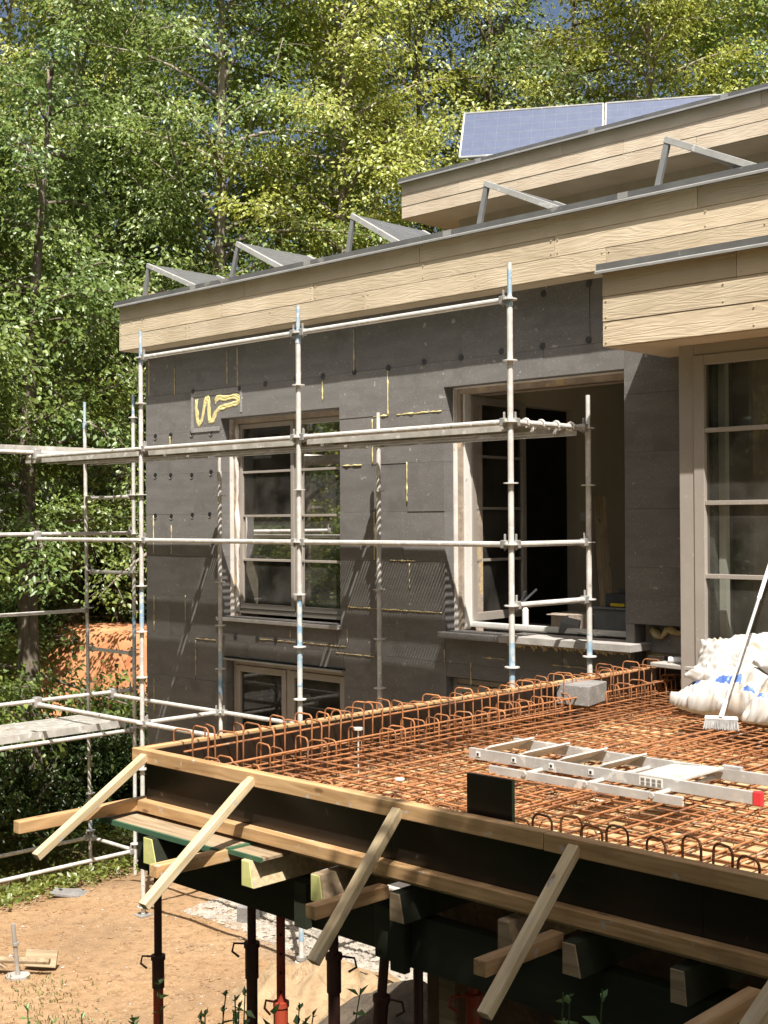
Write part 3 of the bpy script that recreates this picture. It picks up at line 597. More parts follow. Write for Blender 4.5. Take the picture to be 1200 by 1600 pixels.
for k, lb in enumerate(('large blue solar panel above the upper fascia, left of the pair', 'blue solar panel partly hidden by the upper fascia, right of the pair')):
    B0 = Vector((-1.117, 6.693, 9.86))+d*(k*2.2); s = thing('blue_solar_panel', lb, 'solar panel', B0-Vector((0, 0, .28)))
    w, hv = d*2.16, n_*.57+Vector((0, 0, .85)); nn = d.cross(hv).normalized()
    if nn.y > 0: nn = -nn
    P = [B0, B0+w, B0+w+hv, B0+hv]
    pm = obj('panel', MB().add([p+nn*.01 for p in P]+[p-nn*.02 for p in P], [(0, 1, 2, 3), (7, 6, 5, 4), (0, 4, 5, 1), (1, 5, 6, 2), (2, 6, 7, 3), (3, 7, 4, 0)]), 'pv_blue', s)
    for j in range(4): obj('edge_frame', MB().tube(P[j]+nn*.012, P[(j+1) % 4]+nn*.012, .016, 6), 'alu', pm)
    for j in range(1, 12): obj('cell_line', MB().tube(P[0].lerp(P[1], j/12)+nn*.0105, P[3].lerp(P[2], j/12)+nn*.0105, .0016, 4), 'alu_frame', pm)
    for j in range(1, 6): obj('cell_line', MB().tube(P[0].lerp(P[3], j/6)+nn*.0105, P[1].lerp(P[2], j/6)+nn*.0105, .0016, 4), 'alu_frame', pm)
    for q in (.15, .85):
        a = B0+w*q; obj('leg', MB().tube(a+hv-nn*.02, Vector((a.x+n_.x*.75, a.y+n_.y*.75, 9.56)), .02, 6).tube(a-nn*.02, Vector((a.x, a.y, 9.56)), .02, 6), 'alu_frame', s)

# ================================================================== SCAFFOLD
scf = thing('scaffold', 'galvanised tube scaffold with perforated steel deck in front of the grey wall', 'scaffold', (0, 0, 0))
ros = MB(); 
for k in range(16):
    a0, a1 = 2*math.pi*k/16, 2*math.pi*(k+1)/16
    ros.add([(.022*math.cos(a0), .022*math.sin(a0), -.005), (.022*math.cos(a1), .022*math.sin(a1), -.005), (.062*math.cos(a1), .062*math.sin(a1), -.005), (.062*math.cos(a0), .062*math.sin(a0), -.005),
             (.022*math.cos(a0), .022*math.sin(a0), .005), (.022*math.cos(a1), .022*math.sin(a1), .005), (.062*math.cos(a1), .062*math.sin(a1), .005), (.062*math.cos(a0), .062*math.sin(a0), .005)],
            [(0, 1, 2, 3), (4, 7, 6, 5), (2, 1, 5, 6), (3, 2, 6, 7), (0, 3, 7, 4)])
ros = ros.mesh('rosette'); ros.materials.append(MATS['galv'])
def standard(par, x, y, zb, zt, levels, paint=(), lean=0.0):
    pts = [(x, y, zb), (x+lean, y, zt-.32)]
    s = obj('standard', MB().tube(pts[0], pts[1], .0243, 12), 'galv', par)
    obj('spigot', MB().tube((x+lean, y, zt-.34), (x+lean, y, zt), .0195, 10).tube((x+lean, y, zt-.36), (x+lean, y, zt-.28), .0285, 10), 'galv_blue' if 'top' in paint else 'galv', s)
    for z in levels: obj('rosette', ros, None, s, (x, y, z))
    for p in paint:
        if p != 'top': obj('paint_band', MB().tube((x, y, p[0]), (x, y, p[1]), .0252, 12, cap=False), 'galv_blue', s)
    return s
def tube(par, name, p, q, r=.0243, m='galv', heads=True):
    t = obj(name, MB().tube(p, q, r, 12), m, par)
    if heads:
        p, q = Vector(p), Vector(q); d = (q-p).normalized()
        for c, s in ((p, 1), (q, -1)):
            a = c+d*s*.035
            obj('wedge_head', MB().box(a.x-.03, a.x+.03, a.y-.03, a.y+.03, a.z-.034, a.z+.034).box(a.x-.006, a.x+.006, a.y-.012, a.y+.012, a.z-.05, a.z+.085), 'galv_dark', t, bevel=.006)
    return t
LV = [.1+.5*k for k in range(13)]
OUT = [(0, 6.39, ('top', (3.14, 3.56))), (2.57, 6.36, ('top', (2.72, 3.55), (.3, 1.3))), (5.14, 6.40, ('top', (3.0, 3.3)))]
INN = [(0, 5.16, ((2.3, 2.8),)), (2.57, 5.40, ()), (5.14, 5.39, ((3.05, 3.3),))]
for x, zt, pt in OUT: standard(scf, x, 0, .02, zt, [z for z in LV if z < zt-.1], pt)
for x, zt, pt in INN: standard(scf, x, 1.09, .02, zt, [z for z in LV if z < zt-.1], pt)
# base jacks
for x in (0, 2.57, 5.14):
    for y in (0, 1.09):
        obj('base_jack', MB().tube((x, y, -.06), (x, y, .12), .016, 8).box(x-.075, x+.075, y-.075, y+.075, -.02, -.012+gz(x, y)+.03).tube((x, y, .12), (x, y, .15), .05, 8), 'galv_dark', scf)
for x0, x1 in ((.03, 2.54), (2.60, 5.11)):
    tube(scf, 'ledger', (x0, 0, 6.1), (x1, 0, 6.1)); tube(scf, 'ledger', (x0, 0, 5.1), (x1, 0, 5.1)); tube(scf, 'ledger', (x0, 0, 4.1), (x1, 0, 4.1))
    tube(scf, 'ledger', (x0, 0, .6), (x1, 0, .6)); tube(scf, 'ledger', (x0, 1.09, .6), (x1, 1.09, .6)); tube(scf, 'ledger', (x0, 1.09, 2.1), (x1, 1.09, 2.1)); tube(scf, 'ledger', (x0, 0, 2.1), (x1, 0, 2.1))
for z in (5.1, 4.1, 2.1): tube(scf, 'ledger', (-2.35, 0, z), (-.03, 0, z), heads=False)
tube(scf, 'ledger', (-2.2, 1.09, 2.1), (-.03, 1.09, 2.1), heads=False)
for x in (0, 2.57, 5.14):
    for z in ((5.1, 4.1, 3.6) if x == 5.14 else (5.1, 2.1, .6)): tube(scf, 'transom', (x, .03, z), (x, 1.06, z))
def plank_mesh(L, W=.30, pitch=.039, solid=False, y0=.034):
    mb = MB(); n = -1 if solid else int(L/pitch)
    if solid: mb.box(0, L, .034, W-.034, -.0055, -.0005)
    for a, b in ((0, .034), (W-.034, W)): mb.box(0, L, a, b, -.006, 0)     # lengthwise strips
    for k in range(n+1):
        x = k*pitch; mb.box(x, min(L, x+.0245), y0, W-.034, -.0055, -.0005)                            # bars between the slots
    if y0 > .04: mb.box(0, L, .034, y0, -.0055, -.0005)
    mb.box(0, L, 0, .004, -.06, -.006).box(0, L, W-.004, W, -.06, -.006).box(0, L, .004, .03, -.06, -.056).box(0, L, W-.03, W-.004, -.06, -.056)
    for x in (-.035, L-.01):
        for y in (.05, W-.09): mb.box(x, x+.045, y, y+.045, -.025, .012)
    return mb.mesh('deck_plank')
pk = plank_mesh(2.47); pk.materials.append(MATS['deck_steel']); pks = plank_mesh(2.47, solid=True); pks.materials.append(MATS['deck_steel']); pkh = plank_mesh(2.47, y0=.16); pkh.materials.append(MATS['deck_steel'])
for x0 in (-2.52, .05, 2.62):
    for y in (.06, .375, .69): obj('deck_plank', pks if y < .1 else (pkh if y < .5 else pk), None, scf, (x0, y, 5.092))
for k in range(4): obj('plank_claw', MB().path([(5.14+.05*math.cos(t)*.8, .2+.21*k, 5.1+.034*math.sin(t)) for t in [math.pi*q/6 for q in range(-1, 8)]], .011, 6), 'deck_steel', scf)

# side scaffold past the corner of the house, runs towards the viewer out of the frame
sc2 = thing('scaffold', 'scaffold bay at the left frame edge, past the house corner, with low deck', 'scaffold', (-2.7, 1.41, -.5))
LV2 = [.15+.5*k for k in range(12)]
standard(sc2, -3.20, 1.41, -.5, 5.93, LV2, ('top', (.15, .6)), lean=-.10); standard(sc2, -2.17, 1.41, -.4, 5.95, LV2, ('top', (2.4, 3.2)))
for z in (4.63, 3.64, 2.6): tube(sc2, 'transom', (-3.17, 1.41, z), (-2.2, 1.41, z))
for z in (5.15, 4.16, 2.14, 1.62, .06): tube(sc2, 'ledger', (-2.17, 1.38, z), (-2.17, -1.6, z))
for z in (3.12, .06): tube(sc2, 'ledger', (-3.2, 1.38, z), (-3.2, -1.2, z))
tube(sc2, 'transom', (-3.17, 1.41, .06), (-2.2, 1.41, .06))
pk2 = plank_mesh(2.9); pk2.materials.append(MATS['deck_steel'])
for k in range(3):
    obj('deck_plank', pk2, None, sc2, (-2.27-.33*k, -1.55, 1.72), (0, 0, R(90)))
    if k < 2: obj('deck_plank', pk2, None, sc2, (-2.27-.33*k, -.55, 5.24), (0, 0, R(90)))
obj('deck_side', MB().box(-2.245, -2.235, -1.5, 1.3, 1.66, 1.75), 'deck_steel', sc2)
obj('coupler', MB().box(-2.22, -2.12, -.05, .05, 2.06, 2.19), 'galv_dark', sc2, bevel=.02); obj('coupler', MB().box(-2.22, -2.12, -.05, .05, 5.06, 5.2), 'galv_dark', sc2, bevel=.02)
obj('coupler', MB().box(-2.22, -2.12, -.05, .05, 4.07, 4.2), 'galv_dark', sc2, bevel=.02); obj('coupler', MB().box(-2.22, -2.12, 1.04, 1.14, 2.06, 2.19), 'galv_dark', sc2, bevel=.02)

# ================================================================== FORMWORK
SU0, SU1, SV0, SV1 = 5.70, 10.6, -4.0, 1.30
frm = thing('slab_formwork', 'formwork for a terrace slab, black ply sides with timber rails and braces', 'formwork', (5.7, -4, 0))
for a, b in ((5.742, 7.62), (7.623, 9.2), (9.203, SU1)):
    obj('side_panel', MB().box(a, b, -4.02, SV0, 2.70, 3.035), 'ply_film', frm)
for a, b in ((-4.0, -2.2), (-2.197, -.4), (-.397, SV1)):
    obj('side_panel', MB().box(5.745, 5.765, a, b, 2.70, 3.035), 'ply_film', frm)
obj('side_panel', MB().box(5.77, 6.2, SV1, SV1+.02, 2.70, 3.05), 'ply_film', frm)
beam('top_rail', (5.69, -4.0505, 3.014), (8.52, -4.0505, 3.014), .058, .072, 'larch', frm); beam('top_rail', (8.523, -4.0505, 3.012), (SU1, -4.0505, 3.006), .058, .072, 'larch', frm)
beam('top_rail', (5.717, -4.020, 3.017), (5.717, SV1, 3.017), .054, .066, 'larch', frm)
beam('wale', (5.735, -4.050, 2.737), (SU1, -4.050, 2.737), .058, .062, 'larch', frm)
beam('wale', (5.705, -4.80, 2.738), (5.705, SV1, 2.738), .058, .064, 'larch', frm)
dk = MB()
for i, u in enumerate(np.arange(5.70, SU1, .5)):
    for j, v in enumerate((-4.0, -1.5)):
        v1 = v+2.5 if j == 0 else SV1
        obj('deck_sheet', MB().box(u+.0015, min(u+.4985, SU1), v+.0015, v1-.0015, 2.668, 2.69+rng.uniform(0, .003)), 'ply_deck', frm)
lip = obj('deck_lip', MB().box(5.60, 6.66, -4.24, -4.003, 2.668, 2.688), 'old_timber', frm); obj('ply_edge', MB().box(5.60, 6.66, -4.256, -4.2405, 2.664, 2.69), 'ply_edge', lip)
obj('ply_edge', MB().box(6.665, 6.69, -4.2, -4.003, 2.664, 2.69), 'ply_edge', lip)
lip = obj('deck_lip', MB().box(6.64, 6.93, -4.19, -4.003, 2.6665, 2.6795), 'old_timber', frm); obj('ply_edge', MB().box(6.64, 6.93, -4.203, -4.1905, 2.662, 2.684), 'ply_edge', lip)
def joist(u, m, end_m, v0=-4.13, wt=.062, wb=.088, z0=2.535, z1=2.662):
    mb = MB().prism([(-wt/2, z1), (wt/2, z1), (wb-wt/2, z0), (-wt/2, z0)], 'y', 0, .9-v0)
    j = obj('joist', mb, m, frm, (u, v0, 0))
    obj('beam_end', MB().prism([(-wt/2+.001, z1-.001), (wt/2-.001, z1-.001), (wb-wt/2-.001, z0+.001), (-wt/2+.001, z0+.001)], 'y', -.006, 0), end_m, j, (u, v0, 0), bevel=.003)
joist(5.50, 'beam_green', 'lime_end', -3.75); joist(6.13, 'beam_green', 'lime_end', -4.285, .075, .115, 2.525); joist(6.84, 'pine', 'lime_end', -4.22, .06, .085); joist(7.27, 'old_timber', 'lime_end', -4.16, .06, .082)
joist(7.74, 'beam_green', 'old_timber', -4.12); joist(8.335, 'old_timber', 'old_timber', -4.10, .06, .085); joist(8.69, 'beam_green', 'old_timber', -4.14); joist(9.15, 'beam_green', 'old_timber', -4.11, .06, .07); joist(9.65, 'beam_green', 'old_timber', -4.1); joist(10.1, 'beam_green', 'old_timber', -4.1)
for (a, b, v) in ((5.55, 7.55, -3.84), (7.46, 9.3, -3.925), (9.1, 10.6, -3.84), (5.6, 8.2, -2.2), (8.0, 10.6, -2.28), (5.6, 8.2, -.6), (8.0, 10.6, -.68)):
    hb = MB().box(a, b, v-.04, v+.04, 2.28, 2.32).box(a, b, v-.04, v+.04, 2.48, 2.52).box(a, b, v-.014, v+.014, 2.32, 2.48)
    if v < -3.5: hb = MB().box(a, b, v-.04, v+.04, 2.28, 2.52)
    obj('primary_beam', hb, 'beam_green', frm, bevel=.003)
for (u, v, zb) in ((6.95, -3.95, 2.30), (7.645, -3.99, 2.26), (5.50, -3.86, 2.30)):
    obj('stop_board', MB().box(u-.045, u+.045, v-.02, v+.02, zb, 2.52), 'beam_green', frm, bevel=.003)
for (u, ft, fz, um, ve) in ((5.81, -4.73, 2.61, None, 0), (6.715, -4.71, 2.54, 6.63, -4.63), (7.72, -4.575, 2.485, 7.635, -4.55), (8.675, -4.62, 2.53, 8.585, -4.58)):
    beam('brace', (u, -4.075, 3.015), (u, ft-.02, fz-.015), .05, .042, 'pine', frm, upv=(0, -.6, .8))
    if um: beam('strut', (um+.02, ve, 2.655), (um+.02, -4.10, 2.65), .06, .06, 'larch', frm)
beam('brace', (9.72, -4.085, 3.0), (9.56, -4.62, 2.5), .058, .048, 'pine', frm, upv=(0, -.6, .8)); beam('strut', (9.47, -4.62, 2.64), (9.47, -4.13, 2.65), .06, .06, 'larch', frm)
up_ = obj('ply_offcut', MB().box(8.045, 8.29, -3.988, -3.968, 2.95, 3.212), 'ply_film', bevel=.001)
tag(up_, 'black square ply offcut standing up behind the front rail', 'ply board')
# a thin green raw edge on it
obj('raw_edge', MB().box(8.2905, 8.2925, -3.987, -3.969, 2.95, 3.211), 'ply_edge', up_)

def prop(x, y, ztop, zc, label, tilt=0.0, zb=None, handle=0.0, dark=True, outer='prop_red_shaded'):  # dark: tubes take the red with shade put into its colour
    zb = gz(x, y) if zb is None else zb
    p = thing('steel_prop', label, 'steel prop', (x, y, zb), 'steel props under the formwork')
    dx = tilt
    def at(z): return (x+dx*(ztop-z), y, z)
    obj('base_plate', MB().box(at(zb)[0]-.06, at(zb)[0]+.06, y-.06, y+.06, zb, zb+.008), 'red_paint', p)
    obj('outer_tube', MB().tube(at(zb+.008), at(zc), .030, 14), outer if dark else 'red_paint', p)
    it = obj('inner_tube', MB().tube(at(zc), at(ztop-.008), .0235, 14), 'prop_red_shaded' if dark else 'red_paint', p)
    obj('head_plate', MB().box(at(ztop)[0]-.06, at(ztop)[0]+.06, y-.06, y+.06, ztop-.008, ztop-.001), 'red_paint', p)
    c = obj('collar', MB().tube(at(zc-.17), at(zc), .0365, 14).tube(at(zc-.005), at(zc+.022), .043, 14), 'prop_red_shaded' if dark else 'red_paint', p)
    a = Vector((math.cos(handle), math.sin(handle), 0)); b = Vector(at(zc+.01))
    obj('handle', MB().path([b+a*.04, b+a*.105+Vector((0, 0, -.005)), b+a*.115+Vector((0, 0, -.05)), b+a*.075+Vector((0, 0, -.075))], .0065, 6), 'prop_red_shaded' if dark else 'red_paint', c)
    if not dark:
        for k in range(int((ztop-zc)/.1)):
            z = zc+.08+.1*k; q = Vector(at(z)); d = Vector((11.6-x, -8.2-y, 0)).normalized()
            if z < ztop-.05: obj('pin_hole', MB().tube(q+d*.021, q+d*.0242, .0075, 8), 'black', it)
    return p
prop(5.40, -3.70, 2.28, 1.72, 'steel prop nearest the left corner of the formwork', handle=3.6, outer='red_paint')
prop(6.33, -3.76, 2.28, 2.02, 'steel prop in shade-darkened red just left of the bright red one', handle=3.6)
prop(6.52, -3.72, 2.28, 1.74, 'bright red steel prop with pin holes showing', handle=3.3, dark=False)
prop(7.00, -3.79, 2.28, 2.12, 'upright steel prop standing in front of the dark soil heap', handle=.6)
prop(7.37, -3.80, 2.28, 2.0, 'steel prop leaning at an angle over the soil heap', tilt=-.11, handle=.4)
prop(7.58, -3.80, 2.28, 1.7, 'steel prop behind and right of the leaning one', handle=.2)
prop(7.80, -3.66, 2.28, 2.09, 'red steel prop with thick collar and loop handle, rightmost in view', handle=3.9, dark=False)
for i, (x, y) in enumerate(((6.3, -2.2), (9.3, -3.85))):
    prop(x, y, 2.28, 1.6, ['steel prop in the second row under the slab', 'steel prop under the near right part of the formwork'][i])
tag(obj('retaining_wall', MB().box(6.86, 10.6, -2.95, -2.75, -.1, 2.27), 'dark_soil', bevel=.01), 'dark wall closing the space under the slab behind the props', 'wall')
obj('packing_board', MB().box(7.62, 7.72, -3.70, -3.66, 1.2, 2.28), 'old_timber', frm)

# ================================================================== REINFORCEMENT
mat_ = thing('rebar_mat', 'rusty steel reinforcement mat lying in the slab formwork', 'rebar mat', (5.75, -3.95, 2.7))
def bar(p, q, r, name='bar'):
    p, q = Vector(p), Vector(q); L = (q-p).length; k = 4; pts = [p.lerp(q, i/k)+Vector((rng.uniform(-.006, .006), rng.uniform(-.006, .006), rng.uniform(-.005, .006))) for i in range(k+1)]
    return obj(name, MB().path(pts, r, 6), 'rust', mat_, smooth=True)
ZT = 2.872
v = -3.9
while v < 1.2:
    u1 = SU1 if v < .72 else 6.18
    bar((5.76+rng.uniform(0, .06), v, ZT), (u1, v+rng.uniform(-.03, .03), ZT), .0052)
    bar((5.78, v+rng.uniform(.02, .09), 2.742), (u1, v+rng.uniform(.02, .09), 2.742), .0052)
    v += .125 + rng.uniform(-.014, .014)
u = 5.8
while u < SU1-.1:
    v1 = 1.2 if u < 6.15 else .74
    bar((u, -3.93, ZT+.0125), (u+rng.uniform(-.03, .03), v1, ZT+.0125), .0052)
    bar((u+rng.uniform(.03, .08), -3.93, 2.755), (u+rng.uniform(.03, .08), v1, 2.755), .0052)
    if rng.random() < .5:
        a = rng.uniform(-3.9, -1.5); bar((u+.06, a, ZT+.026), (u+.06+rng.uniform(-.05, .05), a+rng.uniform(1.2, 2.4), ZT+.026), .0052)
    u += .13 + rng.uniform(-.014, .014)
for k in range(14):      # extra bars laid over the near left part
    v = -3.75+k*.16+rng.uniform(-.03, .03); a = 5.85+rng.uniform(0, .5)
    bar((a, v, ZT+.03), (a+rng.uniform(1.2, 2.2), v+rng.uniform(-.05, .05), ZT+.03), .0052)
def hairpin(name, c, ax, w, z0, z1, r=.0055, lean=0):
    c = Vector(c); a = Vector(ax); h = w/2; pts = [c-a*h+Vector((0, 0, z0))]
    for k in range(9):
        t = math.pi*k/8; cc = math.cos(t); ss = math.sin(t)
        pts.append(c-a*(h-.035)*(1 if cc > 0 else -1)*1.0-a*.035*cc+Vector((lean, 0, z1-.035+.035*ss)))
    pts.append(c+a*h+Vector((0, 0, z0)))
    return obj(name, MB().path(pts, r, 6), 'rust', mat_, smooth=True)
v = -3.8
while v < 1.15:          # stirrups along the left edge
    hairpin('stirrup', (5.80+rng.uniform(-.01, .01), v, 0), Vector((1, rng.uniform(-.35, .35), 0)).normalized(), .15, 2.74, 3.10+rng.uniform(-.03, .035), lean=rng.uniform(-.015, .015))
    if rng.random() < .75: hairpin('stirrup', (5.93+rng.uniform(-.02, .02), v+.09, 0), Vector((1, rng.uniform(-.4, .4), 0)).normalized(), .13, 2.74, 2.99+rng.uniform(-.03, .02))
    v += .095+rng.uniform(-.02, .025)
for du, z in ((5.735, 3.045), (5.86, 3.05), (5.75, 2.985), (5.99, 2.965)): bar((du, -3.85, z-.03), (du, 1.2, z+.012), .0065)
u = 6.05
while u < SU1-.3:        # stirrups along the front rail
    hairpin('stirrup', (u, -3.80+rng.uniform(-.03, .03), 0), Vector((1, rng.uniform(-.3, .3), 0)).normalized(), .10, 2.76, (3.045 if u > 8.2 else 2.99)+rng.uniform(-.015, .02), lean=rng.uniform(-.01, .01))
    u += .125+rng.uniform(-.015, .05)
hairpin('stirrup', (5.93, .16, 0), (1, 0, 0), .16, 2.8, 3.17)
tie = MB()
for k in range(420):     # twisted tie wires, too small to pick apart
    x, y = rng.uniform(5.9, 10.2), rng.uniform(-3.85, .65); a = rng.uniform(0, 6.28)
    tie.tube((x, y, ZT-.01), (x+.022*math.cos(a), y+.022*math.sin(a), ZT+.03), .0022, 4)
obj('tie_wire', tie, 'rust_dark', mat_, kind='stuff')
sp = MB().tube((0, 0, 0), (0, 0, .02), .012, 6, .022).tube((0, 0, .02), (0, 0, .026), .028, 8).mesh('spacer'); sp.materials.append(MATS['white_plastic'])
for (x, y) in ((6.9, -3.2), (6.6, .3)):
    obj('spacer', sp, None, mat_, (x, y, ZT+.015))
obj('spacer_post', MB().tube((5.98, -2.6, 2.72), (5.98, -2.6, 3.0), .006, 6).tube((5.98, -2.6, 3.0), (5.98, -2.6, 3.014), .03, 8), 'galv', mat_)

# ================================================================== THINGS ON THE SLAB
ZM = ZT+.02
tag(obj('concrete_block', MB().box(-.13, .13, -.19, .19, 0, .15), 'concrete', loc=(5.91, -.12, ZM+.01), rot=(0, R(1.5), R(14)), bevel=.006), 'single grey concrete block lying on the rebar near the wall', 'concrete block')

lad = thing('ladder', 'white-splashed aluminium step ladder lying on the rebar mat', 'ladder', (7.7, -2.4, ZM))
def stile(name, u0, u1, v, z0, z1): return obj(name, MB().prism([(v-.011, z0), (v+.011, z0), (v+.011, z0+.012), (v-.005, z0+.016), (v-.005, z1-.016), (v+.011, z1-.012), (v+.011, z1), (v-.011, z1)], 'x', u0, u1), 'alu', lad, bevel=.002)
s1 = stile('stile', 6.83, 8.62, -2.53, ZM+.03, ZM+.092); s2 = stile('stile', 6.80, 8.95, -2.08, ZM+.028, ZM+.086)
s3 = stile('stile', 7.10, 8.32, -2.68, ZM+.0, ZM+.045); stile('stile', 7.05, 8.32, -1.98, ZM+.0, ZM+.055)
for k, u in enumerate((6.93, 7.19, 7.45, 7.71)):
    mb = MB().prism([(u-.10, ZM+.040), (u-.096, ZM+.032), (u+.035, ZM+.104), (u+.03, ZM+.113)], 'y', -2.518, -2.092)
    obj('tread', mb, 'alu_tread', lad, bevel=.002)
    obj('rivet_plate', MB().box(u-.045, u-.015, -2.5445, -2.5415, ZM+.048, ZM+.076), 'white_plastic', s1); obj('rivet_hole', MB().box(u-.037, u-.023, -2.5465, -2.545, ZM+.055, ZM+.069), 'black', s1)
obj('platform', MB().prism([(7.90, ZM+.060), (7.90, ZM+.072), (8.22, ZM+.095), (8.22, ZM+.083)], 'y', -2.51, -2.10), 'alu_tread', lad, bevel=.002)
for u in (7.35, 7.75, 8.15): obj('rung', MB().tube((u, -2.7, ZM+.03), (u, -1.98, ZM+.028), .014, 8), 'alu', lad)
obj('hinge_plate', MB().box(8.20, 8.31, -2.09, -2.06, ZM+.04, ZM+.105), 'alu', lad, bevel=.004)
obj('safety_sticker', MB().box(7.98, 8.12, -2.5425, -2.5412, ZM+.038, ZM+.084), 'paper', lad)
for r in range(2):
    for c in range(4): obj('sticker_mark', MB().box(7.99+c*.033, 8.012+c*.033, -2.5436, -2.5427, ZM+.042+r*.02, ZM+.057+r*.02), 'crate_grey', lad)
obj('foot_cap', MB().box(8.617, 8.665, -2.546, -2.514, ZM+.026, ZM+.096), 'red_plastic', lad, bevel=.006)

def bag(label, c, sx, sy, h, rot, seed, bars, crumple=1.0, ears=0.0, sag=0.0, fr=1.0):
    """sack of two sheets sewn along the edge: full in the middle, gathered and wrinkled towards the seams"""
    NX, NY = 76, 60; vs = []; idx = {}; fs = []; ms = []
    def ridge(x): return 1-abs(2*(x-math.floor(x))-1)
    for top in (0, 1):
        for jj in range(NY+1):
            for ii in range(NX+1):
                if top and (ii in (0, NX) or jj in (0, NY)): idx[(1, ii, jj)] = idx[(0, ii, jj)]; continue
                a, b = 2*ii/NX-1, 2*jj/NY-1
                full = max(0, 1-a*a)**.42*max(0, 1-b*b)**.42
                q = Vector((a*1.7, b*1.4, seed+top*3.7))
                w = mnoise.noise_vector(q*1.3)
                x = sx*a*(1-.10*full)*(1-.07*(1-b*b)*abs(a))+.035*crumple*w.x; y = sy*b*(1-.10*full)*(1-.07*(1-a*a)*abs(b))+.035*crumple*w.y
                ea, eb = math.exp(-(1-abs(a))*3.2), math.exp(-(1-abs(b))*3.2)
                f = ea*(ridge(b*4.5*fr+1.2*mnoise.noise(q*2)+seed)-.5)+eb*(ridge(a*6*fr+1.4*mnoise.noise(q*2+Vector((4, 4, 0)))+seed*.7)-.5)
                g = mnoise.voronoi(Vector((q.x*2.0*fr+w.x, q.y*2.4*fr+w.y, seed)))[0]; g2 = mnoise.voronoi(Vector((q.x*4.6*fr+w.y, q.y*5.2*fr, seed+9)))[0]
                crease = .075*(.3-(g[1]-g[0]))+.034*(.3-(g2[1]-g2[0]))
                if top: z = h*full*(.80+.35*mnoise.noise(q*.9))+crumple*(.035*f+crease)+.012
                else: z = -.30*h*full+.4*crumple*(.02*f+crease*.4)
                z += ears*max(0, abs(a*b))**2.2*(1 if a*b > 0 else .35)-sag*a*a
                idx[(top, ii, jj)] = len(vs); vs.append((x, y, z+.30*h))
    for top in (0, 1):
        for jj in range(NY):
            for ii in range(NX):
                t = [idx[(top, ii, jj)], idx[(top, ii+1, jj)], idx[(top, ii+1, jj+1)], idx[(top, ii, jj+1)]]
                fs.append(t if top else t[::-1]); a, b = 2*(ii+.5)/NX-1, 2*(jj+.5)/NY-1
                ms.append(1 if top and any(x0 < a < x1 and y0 < b < y1 for (x0, x1, y0, y1) in bars) else 0)
    me = bpy.data.meshes.new('plastic_bag'); me.from_pydata(vs, [], fs); me.update()
    me.materials.append(MATS['plastic_bag']); me.materials.append(MATS['blue_print'])
    me.polygons.foreach_set('material_index', ms); me.polygons.foreach_set('use_smooth', [True]*len(fs))
    o = bpy.data.objects.new('plastic_bag', me); COL.objects.link(o); o.location = c; o.rotation_euler = rot
    return tag(o, label, 'plastic bag', 'white plastic sacks by the terrace door')
bag('lower white sack with blue bars, left of the broom handle', (7.06, .22, ZM), .41, .33, .30, (R(9), R(1), R(-3)), 1.3, [(-.80, -.5, -.62, -.48), (-.25, .35, -.62, -.46), (.45, .75, -.85, -.72)], .9, .03, 0, .8)
bag('crumpled half-empty white sack on top of the lower one', (6.99, .36, ZM+.27), .33, .28, .20, (R(30), R(-7), R(14)), 7.9, [], .95, .14, 0, .40)
bag('white sack with blue bars at the right frame edge', (7.70, .10, ZM), .42, .34, .33, (R(12), R(2), R(8)), 12.4, [(-.9, -.45, -.3, -.17), (-.85, -.5, -.8, -.68), (-.4, .2, -.55, -.42)], 1.0)
bag('upper white sack at the right frame edge behind the broom', (7.58, .34, ZM+.30), .32, .27, .18, (R(26), R(8), R(-10)), 21.7, [], .9, .12, 0, .40)

br = thing('broom', 'grey-bristled broom with white handle leaning on the sacks', 'broom', (7.33, -.56, ZM))
obj('head', MB().prism([(-.15, .075), (.15, .075), (.145, .10), (-.145, .10)], 'y', -.03, .03), 'white_plastic', br, (7.33, -.545, ZM), (R(-16), 0, R(22)), bevel=.004).scale = (.72, .8, .95)
mb = MB()
for i in range(40):
    for j in range(5):
        x = -.142+i*.0073; y = -.024+j*.012; mb.tube((x, y, .076), (x*1.12+rng.uniform(-.004, .004), y*1.5+rng.uniform(-.006, .006), .0+rng.uniform(0, .012)), .0028, 4, .0018)
obj('bristles', mb, 'bristle', br, (7.33, -.545, ZM), (R(-16), 0, R(22)), kind='stuff').scale = (.72, .8, .95)
h0 = Vector((7.325, -.53, ZM+.10)); h1 = Vector((7.178, .80, 4.47))
obj('socket', MB().tube(h0-(h1-h0).normalized()*.02, h0+(h1-h0).normalized()*.12, .017, 10, .0135), 'white_plastic', br)
obj('handle', MB().tube(h0, h1, .0115, 12), 'alu', br); hm = h0.lerp(h1, .5); obj('grip', MB().tube(hm, h1, .0145, 12), 'white_plastic', br)

bd = tag(obj('board', MB().box(-.24, .24, -.15, .15, 0, .035), 'concrete_pale', loc=(6.14, 1.0, 3.085), rot=(0, 0, R(-8)), bevel=.006), 'short pale board on a brick pier beside the terrace door', 'board')
pier = thing('brick_pier', 'small brick pier holding up the pale board', 'brick pier', (6.23, 1.05, 2.7))
for k in range(5): obj('brick', MB().box(-.105, .105, -.05, .05, 0, .065), 'masonry', pier, (6.22+rng.uniform(-.01, .01), 1.03, 2.70+k*.077), (0, 0, R(rng.uniform(-4, 4))), bevel=.004)
tag(obj('mortar_tube', MB().tube((6.02, .95, 3.145), (6.22, 1.02, 3.15), .026, 10, .022).tube((6.22, 1.02, 3.15), (6.27, 1.04, 3.15), .012, 8), 'white_plastic', smooth=False), 'small white tube lying on the pale board', 'tube')

